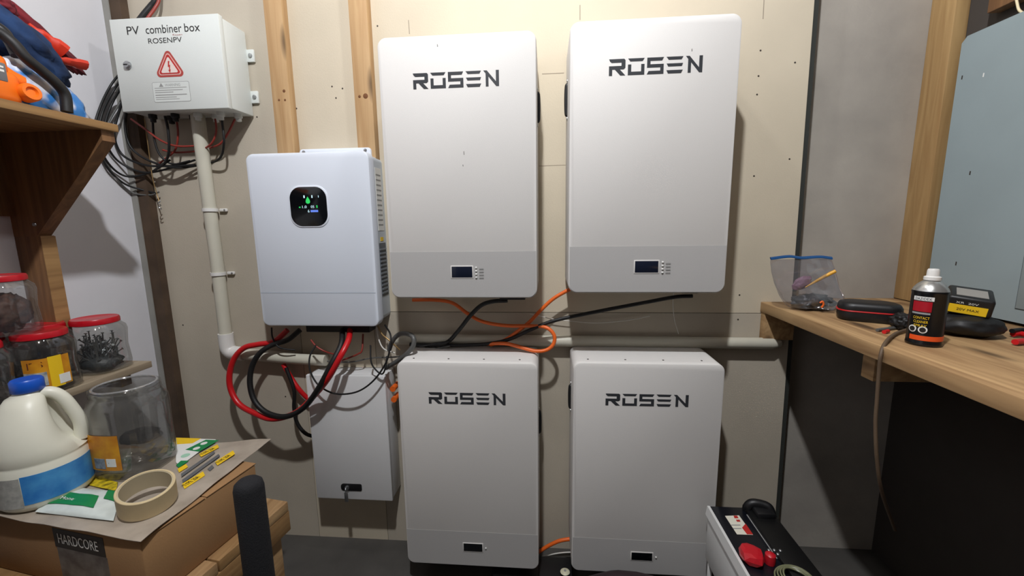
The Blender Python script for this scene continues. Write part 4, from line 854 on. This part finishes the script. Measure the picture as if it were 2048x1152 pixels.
zp = [L_[0] + EZ * .003, L_[0].lerp(R_[0], .3) + EZ * .009, L_[0].lerp(R_[0], .5) + EZ * .004, L_[0].lerp(R_[0], .8) + EZ * .006, R_[0] + EZ * .001]
tube('zip_seal', zp, .0058, mat('zip_blue', (26, 76, 128), .35), t, 6, 8, .5)
yl_ = tag(tube('marker_pen', [(0.8252, -0.1400, 1.1039), (0.8680, -0.1400, 1.1313), (0.8861, -0.1450, 1.1447), (0.9055, -0.1500, 1.1579)], [.0012, .0018, .0024, .003, .0036, .004, .0044, .0046, .005, .005, .005, .0052, .0055, .0055, .0055, .0055, .0055, .0055, .0055, .0055, .0055, .0055, .0055, .0055, .0052], mat('pen_yellow', (232, 172, 58), .45), None, 8, 10), 'yellow orange stick poking up inside the clear zip bag', 'stick')
o = tag(blob('hardware_heap', (0.8554, -0.1350, 1.0557), (.062, 0, 0), (0, .038, 0), (0, 0, .026), mat('black_bits', (40, 42, 44), .4, rgb2=(80, 80, 78), scale=60, bump=.8, bscale=60), None, .3, 3, 7, BZ + .001), 'heap of dark small hardware at bottom of clear zip bag', 'hardware'); o['kind'] = 'stuff'
tag(blob('pink_pouch', (0.8218, -0.1280, 1.1167), (.028, 0, .004), (0, .010, 0), (.006, 0, .022), mat('pink_plastic', (150, 112, 128), .4), None, .2, 2, 6), 'pinkish pouch inside the clear zip bag', 'pouch')
cable('cable_end', [(0.8439, -0.1900, 1.0631), (0.8495, -0.1920, 1.0682), (0.8533, -0.1920, 1.0587), (0.8497, -0.1900, 1.0489)], .0028, M_orange, 'small orange cable end at bottom of the zip bag', 'cable end')

# black case with red piping
cc = Vector((0.9203, -0.2814, 1.0312)); cc.z = BZ
ang = math.radians(-28); CM = Matrix.Translation(cc) @ Matrix.Rotation(ang, 4, 'Z')
t = thing('zip_case', cc, 'black hard zip case with red piping on the bench', 'case')
rr_ = rrect(-.072, .072, -.045, .045, .034, 8)
def lay(sc, z): return [CM @ Vector((x * sc, y * sc, z)) for x, y in rr_]
vs, fs = layers_geo([lay(.90, .0005), lay(.98, .006), lay(1, .014), lay(1, .026), lay(.99, .029)]); link('lower_shell', vs, fs, M_black, t, 50)
vs, fs = layers_geo([lay(.99, .030), lay(1, .033), lay(.99, .042), lay(.93, .050), lay(.78, .0535), lay(.4, .0545)]); link('upper_shell', vs, fs, M_black, t, 50)
pp = lay(1.0, .0295); vs, fs = tube_geo([pp[k] for k in range(-14, 16)], .0022, 6); link('piping', vs, fs, M_red, t, 50)
o = blob('cable_bundle', (0.9287, -0.3915, 1.0520), (.026, 0, 0), (0, .030, 0), (0, 0, .022), M_rubber, None, .35, 4, 2, BZ + .0005); tag(o, 'black cable bundle between zip case and spray can', 'cable bundle')
t = thing('screwdriver', (0.8694, -0.3959, 1.0312), 'small screwdriver with red tip lying behind the cord', 'screwdriver')
a, b = Vector((0.8352, -0.4202, 1.0360)), Vector((0.9184, -0.3869, 1.0360))
vs, fs = tube_geo([a.lerp(b, .15), b], .0042, 10); link('shaft', vs, fs, M_greyc, t, 40)
vs, fs = tube_geo([Vector((0.8496, -0.4346, 1.0360)), Vector((0.8669, -0.4242, 1.0360))], .0048, 10); link('red_end', vs, fs, M_red, t, 40)
cable('extension_cord', [(0.9487, -0.4017, 1.0400), (0.9124, -0.4205, 1.0380), (0.8581, -0.4571, 1.0370), (0.7828, -0.5296, 1.0370), (0.7570, -0.5532, 1.0155), (0.7570, -0.5543, 0.9719), (0.7570, -0.5586, 0.9073), (0.7570, -0.5634, 0.8483), (0.7650, -0.5699, 0.7650), (0.8000, -0.5522, 0.6711), (0.9200, -0.4605, 0.5029)], .0040, mat('cord_brown', (92, 74, 56), .6), 'brown cord hanging over the front edge of the bench', 'cord')

# spray can
sc_ = Vector((0.8685, -0.5231, 1.0312)); sc_.z = BZ
t = thing('spray_can', sc_, 'black and red aerosol spray can with white nozzle on bench', 'spray can')
r = .0312
lathe('can', [(.026, .001), (r - .001, .0), (r + .0008, .003), (r + .0008, .006), (r, .008), (r, .120), (r + .0008, .123), (r, .126)], sc_, mat('can_black', (16, 16, 18), .25), t, 40, smooth=40)
lathe('dome', [(r, .126), (r * .94, .131), (r * .78, .139), (r * .55, .146), (.013, .149), (.013, .152), (.0005, .152)], sc_, mat('can_silver', (190, 190, 188), .28, metal=.8), t, 40, smooth=40)
nz = lathe('nozzle', [(.0150, .150), (.0150, .157), (.011, .159), (.0105, .172), (.009, .175), (.0005, .175)], sc_, M_pvcw, t, 24)
a0 = -150
curved_patch('print', sc_, r, -180, 0, BZ + .014, BZ + .025, mat('can_orange', (228, 84, 30), .35), t)
curved_patch('print', sc_, r, a0 - 32, a0 + 30, BZ + .080, BZ + .103, mat('can_red', (166, 22, 36), .3), t)
wl = curved_patch('print', sc_, r, a0 - 32, a0 + 34, BZ + .105, BZ + .114, M_paper, t)
curved_patch('print', sc_, r, a0 - 32, a0 + 28, BZ + .074, BZ + .078, mat('can_grey', (150, 150, 150), .3), t)
def can_text(s, ang, z, width, m, par, h):
    """lettering wrapped on the can"""
    ob = text('lettering', s, (0, 0, 0), EX, EZ, width, m, None, h, 0)
    me = ob.data; off = WL[ob.name]
    for v in me.vertices:
        q = v.co + off; a = math.radians(ang) + (q.x - width / 2) / r
        v.co = Vector((math.cos(a) * (r + .0010), math.sin(a) * (r + .0010), q.z + z))
    ob.location = sc_ - WL[par.name]; ob.location.z = -WL[par.name].z; ob.parent = par; return ob
can_text('DAZIDEX', a0 + 1, BZ + .1065, .028, mat('ink_navy', (26, 34, 60), .5), wl, .006)
yt = None
for k, s in enumerate(('CONTACT', 'CLEANER', 'SPRAY')): can_text(s, a0 + 2, BZ + .063 - k * .009, .028 - .003 * k, M_yellow, t, .006)
for k, a in enumerate((a0 - 22, a0 + 12)):
    c = math.radians(a); lathe('emblem', [(.0080, 0), (.0080, .0010), (.0004, .0012)], sc_ + Vector((math.cos(c) * (r - .0005), math.sin(c) * (r - .0005), .039)), M_paper, t, 18, axis=(math.cos(c), math.sin(c), 0))
    lathe('emblem_core', [(.0055, 0), (.0055, .0010), (.0004, .0012)], sc_ + Vector((math.cos(c) * (r + .0004), math.sin(c) * (r + .0004), .039)), M_ink, t, 18, axis=(math.cos(c), math.sin(c), 0))

# black pouch with a boxed battery pack on top
pc = Vector((1.0374, -0.4487, 1.0312))
o = tag(blob('tool_pouch', pc + Vector((0, .01, .026)), (.062, -.02, 0), (.02, .050, 0), (0, 0, .030), M_rubber, None, .12, 2, 5, BZ + .0005), 'black pouch lying on bench behind the spray can', 'pouch')
t = thing('battery_pack', pc + Vector((0, .0, .052)), 'black tool battery pack with a yellow label, resting on pouch', 'battery pack')
BM = Matrix.Translation(pc + Vector((.000, .015, .078))) @ Matrix.Rotation(math.radians(-40), 4, 'Z') @ Matrix.Rotation(math.radians(6), 4, 'Y') @ Matrix.Rotation(math.radians(8), 4, 'X')
box('shell', -.040, .040, -.030, .078, -.023, .023, M_black, t, .007, 3, M=BM)
b3 = BM.to_3x3()
yl2 = decal('label', [rect(-.034, -.018, .031, .003)], BM @ Vector((0, -.0302, 0)), b3 @ EX, b3 @ EZ, M_yellow, t, .0006)
text('lettering', '20V MAX', BM @ Vector((-.020, -.0309, -.0105)), b3 @ EX, b3 @ EZ, .038, M_ink, yl2, .006)
text('lettering', 'XR  20V', BM @ Vector((-.024, -.0303, .006)), b3 @ EX, b3 @ EZ, .038, M_paper, t, .005)
decal('top_plate', [rect(-.026, -.016, .028, .050)], BM @ Vector((0, 0, .0230)), b3 @ EX, b3 @ EY, mat('plate_grey', (150, 146, 140), .5), t, .0008)
t = thing('pliers', (1.1162, -0.4813, 1.0312), 'red handled pliers at right edge of picture on bench', 'pliers')
tube('handle', [(1.1215, -0.4597, 1.0400), (1.1431, -0.4590, 1.0400), (1.1293, -0.5031, 1.0400)], .0065, M_red, t, 6, 10)
tube('handle', [(1.0545, -0.5302, 1.0400), (1.0844, -0.5211, 1.0400), (1.1113, -0.5202, 1.0400)], .0065, M_red, t, 6, 10)
tube('grip', [(1.1158, -0.4619, 1.0480), (1.1530, -0.4514, 1.0480), (1.1436, -0.4883, 1.0480)], .0055, M_black, t, 6, 10)

# ------------------------------------------------------------------ black and white case, lower right
t = thing('power_case', (.61, -.45, 0), 'white sided power case with black top and red clamp, lower right', 'power case')
M_cw = mat('case_white', (214, 214, 212), .4)
kx0, kx1, ky0, ky1, kz0, kz1 = .5175, .706, -.72, -.252, .212, .400
box('body', kx0 + .006, kx1, ky0, ky1, kz0, kz1 - .012, M_cw, t, .006)
vs, fs = layers_geo([[(x, ky1, z) for x, z in ((kx0, kz1 - .030), (kx0 + .012, kz1 - .030), (kx0 + .012, kz1 + .001), (kx0 + .004, kz1 + .001))], [(x, ky0, z) for x, z in ((kx0, kz1 - .030), (kx0 + .012, kz1 - .030), (kx0 + .012, kz1 + .001), (kx0 + .004, kz1 + .001))]]); link('rim', vs, fs, M_cw, t)
box('top_panel', kx0 + .012, kx1 + .002, ky0, ky1 + .001, kz1 - .014, kz1 - .001, mat('case_navy_black', (16, 18, 26), .3), t, .001)
box('raised_block', .632, kx1 + .004, -.60, ky1 + .004, kz1 - .005, kz1 + .010, mat('case_black', (14, 14, 15), .45), t, .003)
decal('edge_highlight', [rect(.629, -.46, .6315, -.285)], (0, 0, kz1 - .001), EX, EY, M_inkgrey, t, .0012)  # highlight along the raised block's edge, painted as a pale line
lb = flat('label', [(0.5592, -0.2965, 0.4000), (0.6038, -0.2914, 0.4000), (0.6073, -0.3742, 0.4000), (0.5614, -0.3752, 0.4000)], mat('label_cream', (226, 222, 206), .5), t)
flat('print', [(0.5882, -0.3469, 0.4000), (0.6066, -0.3287, 0.4000), (0.6077, -0.3732, 0.4000), (0.5907, -0.3733, 0.4000)], M_inkred, lb, .0008)
for q in ([(0.5857, -0.2948, 0.4000), (0.5966, -0.2941, 0.4000), (0.5962, -0.3054, 0.4000), (0.5839, -0.3062, 0.4000)], [(0.5855, -0.3127, 0.4000), (0.5963, -0.3120, 0.4000), (0.5954, -0.3208, 0.4000), (0.5847, -0.3215, 0.4000)]): flat('print', q, M_inkred, lb, .0008)
for q in ([(0.5608, -0.3360, 0.4000), (0.5880, -0.3342, 0.4000), (0.5880, -0.3374, 0.4000), (0.5609, -0.3391, 0.4000)], [(0.5604, -0.3507, 0.4000), (0.5843, -0.3492, 0.4000), (0.5844, -0.3523, 0.4000), (0.5605, -0.3539, 0.4000)]): flat('print', q, M_inkgrey, lb, .0008)
cc_ = Vector((0.5577, -0.4696, 0.4120)); vs, fs = blob_geo(cc_ + EZ * .004, (.029, .009, 0), (-.009, .033, 0), (0, 0, .024), .18, 1.4, 11, 2)
for v in vs: v.z = min(max(v.z, kz1 - .001), kz1 + .030)
link('red_clamp', vs, fs, mat('clamp_red', (190, 28, 40), .35), t)
box('handle_block', .648, .704, -.315, -.262, kz1 + .004, kz1 + .026, M_black, t, .006)
lathe('clamp_knob', [(.013, -.012), (.014, .0), (.013, .014), (.008, .018), (.0005, .019)], (0.6024, -0.4769, 0.4120), mat('clamp_red', (190, 28, 40), .35), t, 16)
for p in ((0.6167, -0.4434, 0.4110), (0.6319, -0.4424, 0.4110), (0.6474, -0.4432, 0.4110), (0.6184, -0.4557, 0.4110), (0.6338, -0.4565, 0.4110)): lathe('screw', [(.0045, -.004), (.0045, .001), (.002, .003), (.0003, .003)], p, M_steel, t, 8)
tube('handle', [(.640, -.262, kz1), (.642, -.268, kz1 + .020), (.655, -.270, kz1 + .030), (.680, -.275, kz1 + .030), (.697, -.282, kz1 + .024), (.703, -.292, kz1)], .0135, M_black, t, 6, 10)
for k in range(4):
    ct = Vector((0.6313, -0.5442, 0.4140)); vs, fs = tube_geo([ct + Vector((math.cos(a) * (.046 - .006 * k), math.sin(a) * (.046 - .006 * k), .003 * math.sin(2 * a + k) + .003 * k)) for a in [2 * math.pi * q / 40 for q in range(39)]], .0022, 6); link('wire_coil', vs, fs, mat('coil_olive', (120, 122, 92), .35), t, 50)
for x in (kx0 + .008, kx1 - .02):
    for y in (ky1 - .02, ky0 + .02): box('leg', x, x + .012, y - .012, y, 0, kz0 + .004, M_cw, t, .002)
box('lower_tray', kx0 + .012, kx1 - .008, ky0 + .02, ky1 - .03, .02, .16, M_black, t, .004)

# things low down between and below the batteries
t = thing('power_strip', (-.05, -.14, 0), 'black junction block on floor below the lower batteries', 'junction block')
box('housing', -.205, .095, -.20, -.08, 0, .034, M_black, t, .006)
box('raised_housing', -.20, -.03, -.19, -.09, .030, .044, M_black, t, .004)
kn = lathe('knob', [(.006, .032), (.006, .041), (.016, .044), (.0175, .047), (.012, .051), (.0005, .052)], (.067, -.165, 0), mat('knob_cream', (214, 210, 182), .4), t, 20)
lathe('knob_centre', [(.005, .0512), (.005, .0527), (.0003, .0529)], (.067, -.165, 0), M_inkgrey, kn, 12)
o = tag(blob('dark_bag', (.25, -.365, .108), (.195, 0, 0), (0, .090, 0), (0, 0, .115), mat('maroon_black', (38, 20, 26), .6), None, .04, 2, 3, .0005), 'dark maroon bag on floor before the lower right battery', 'bag')
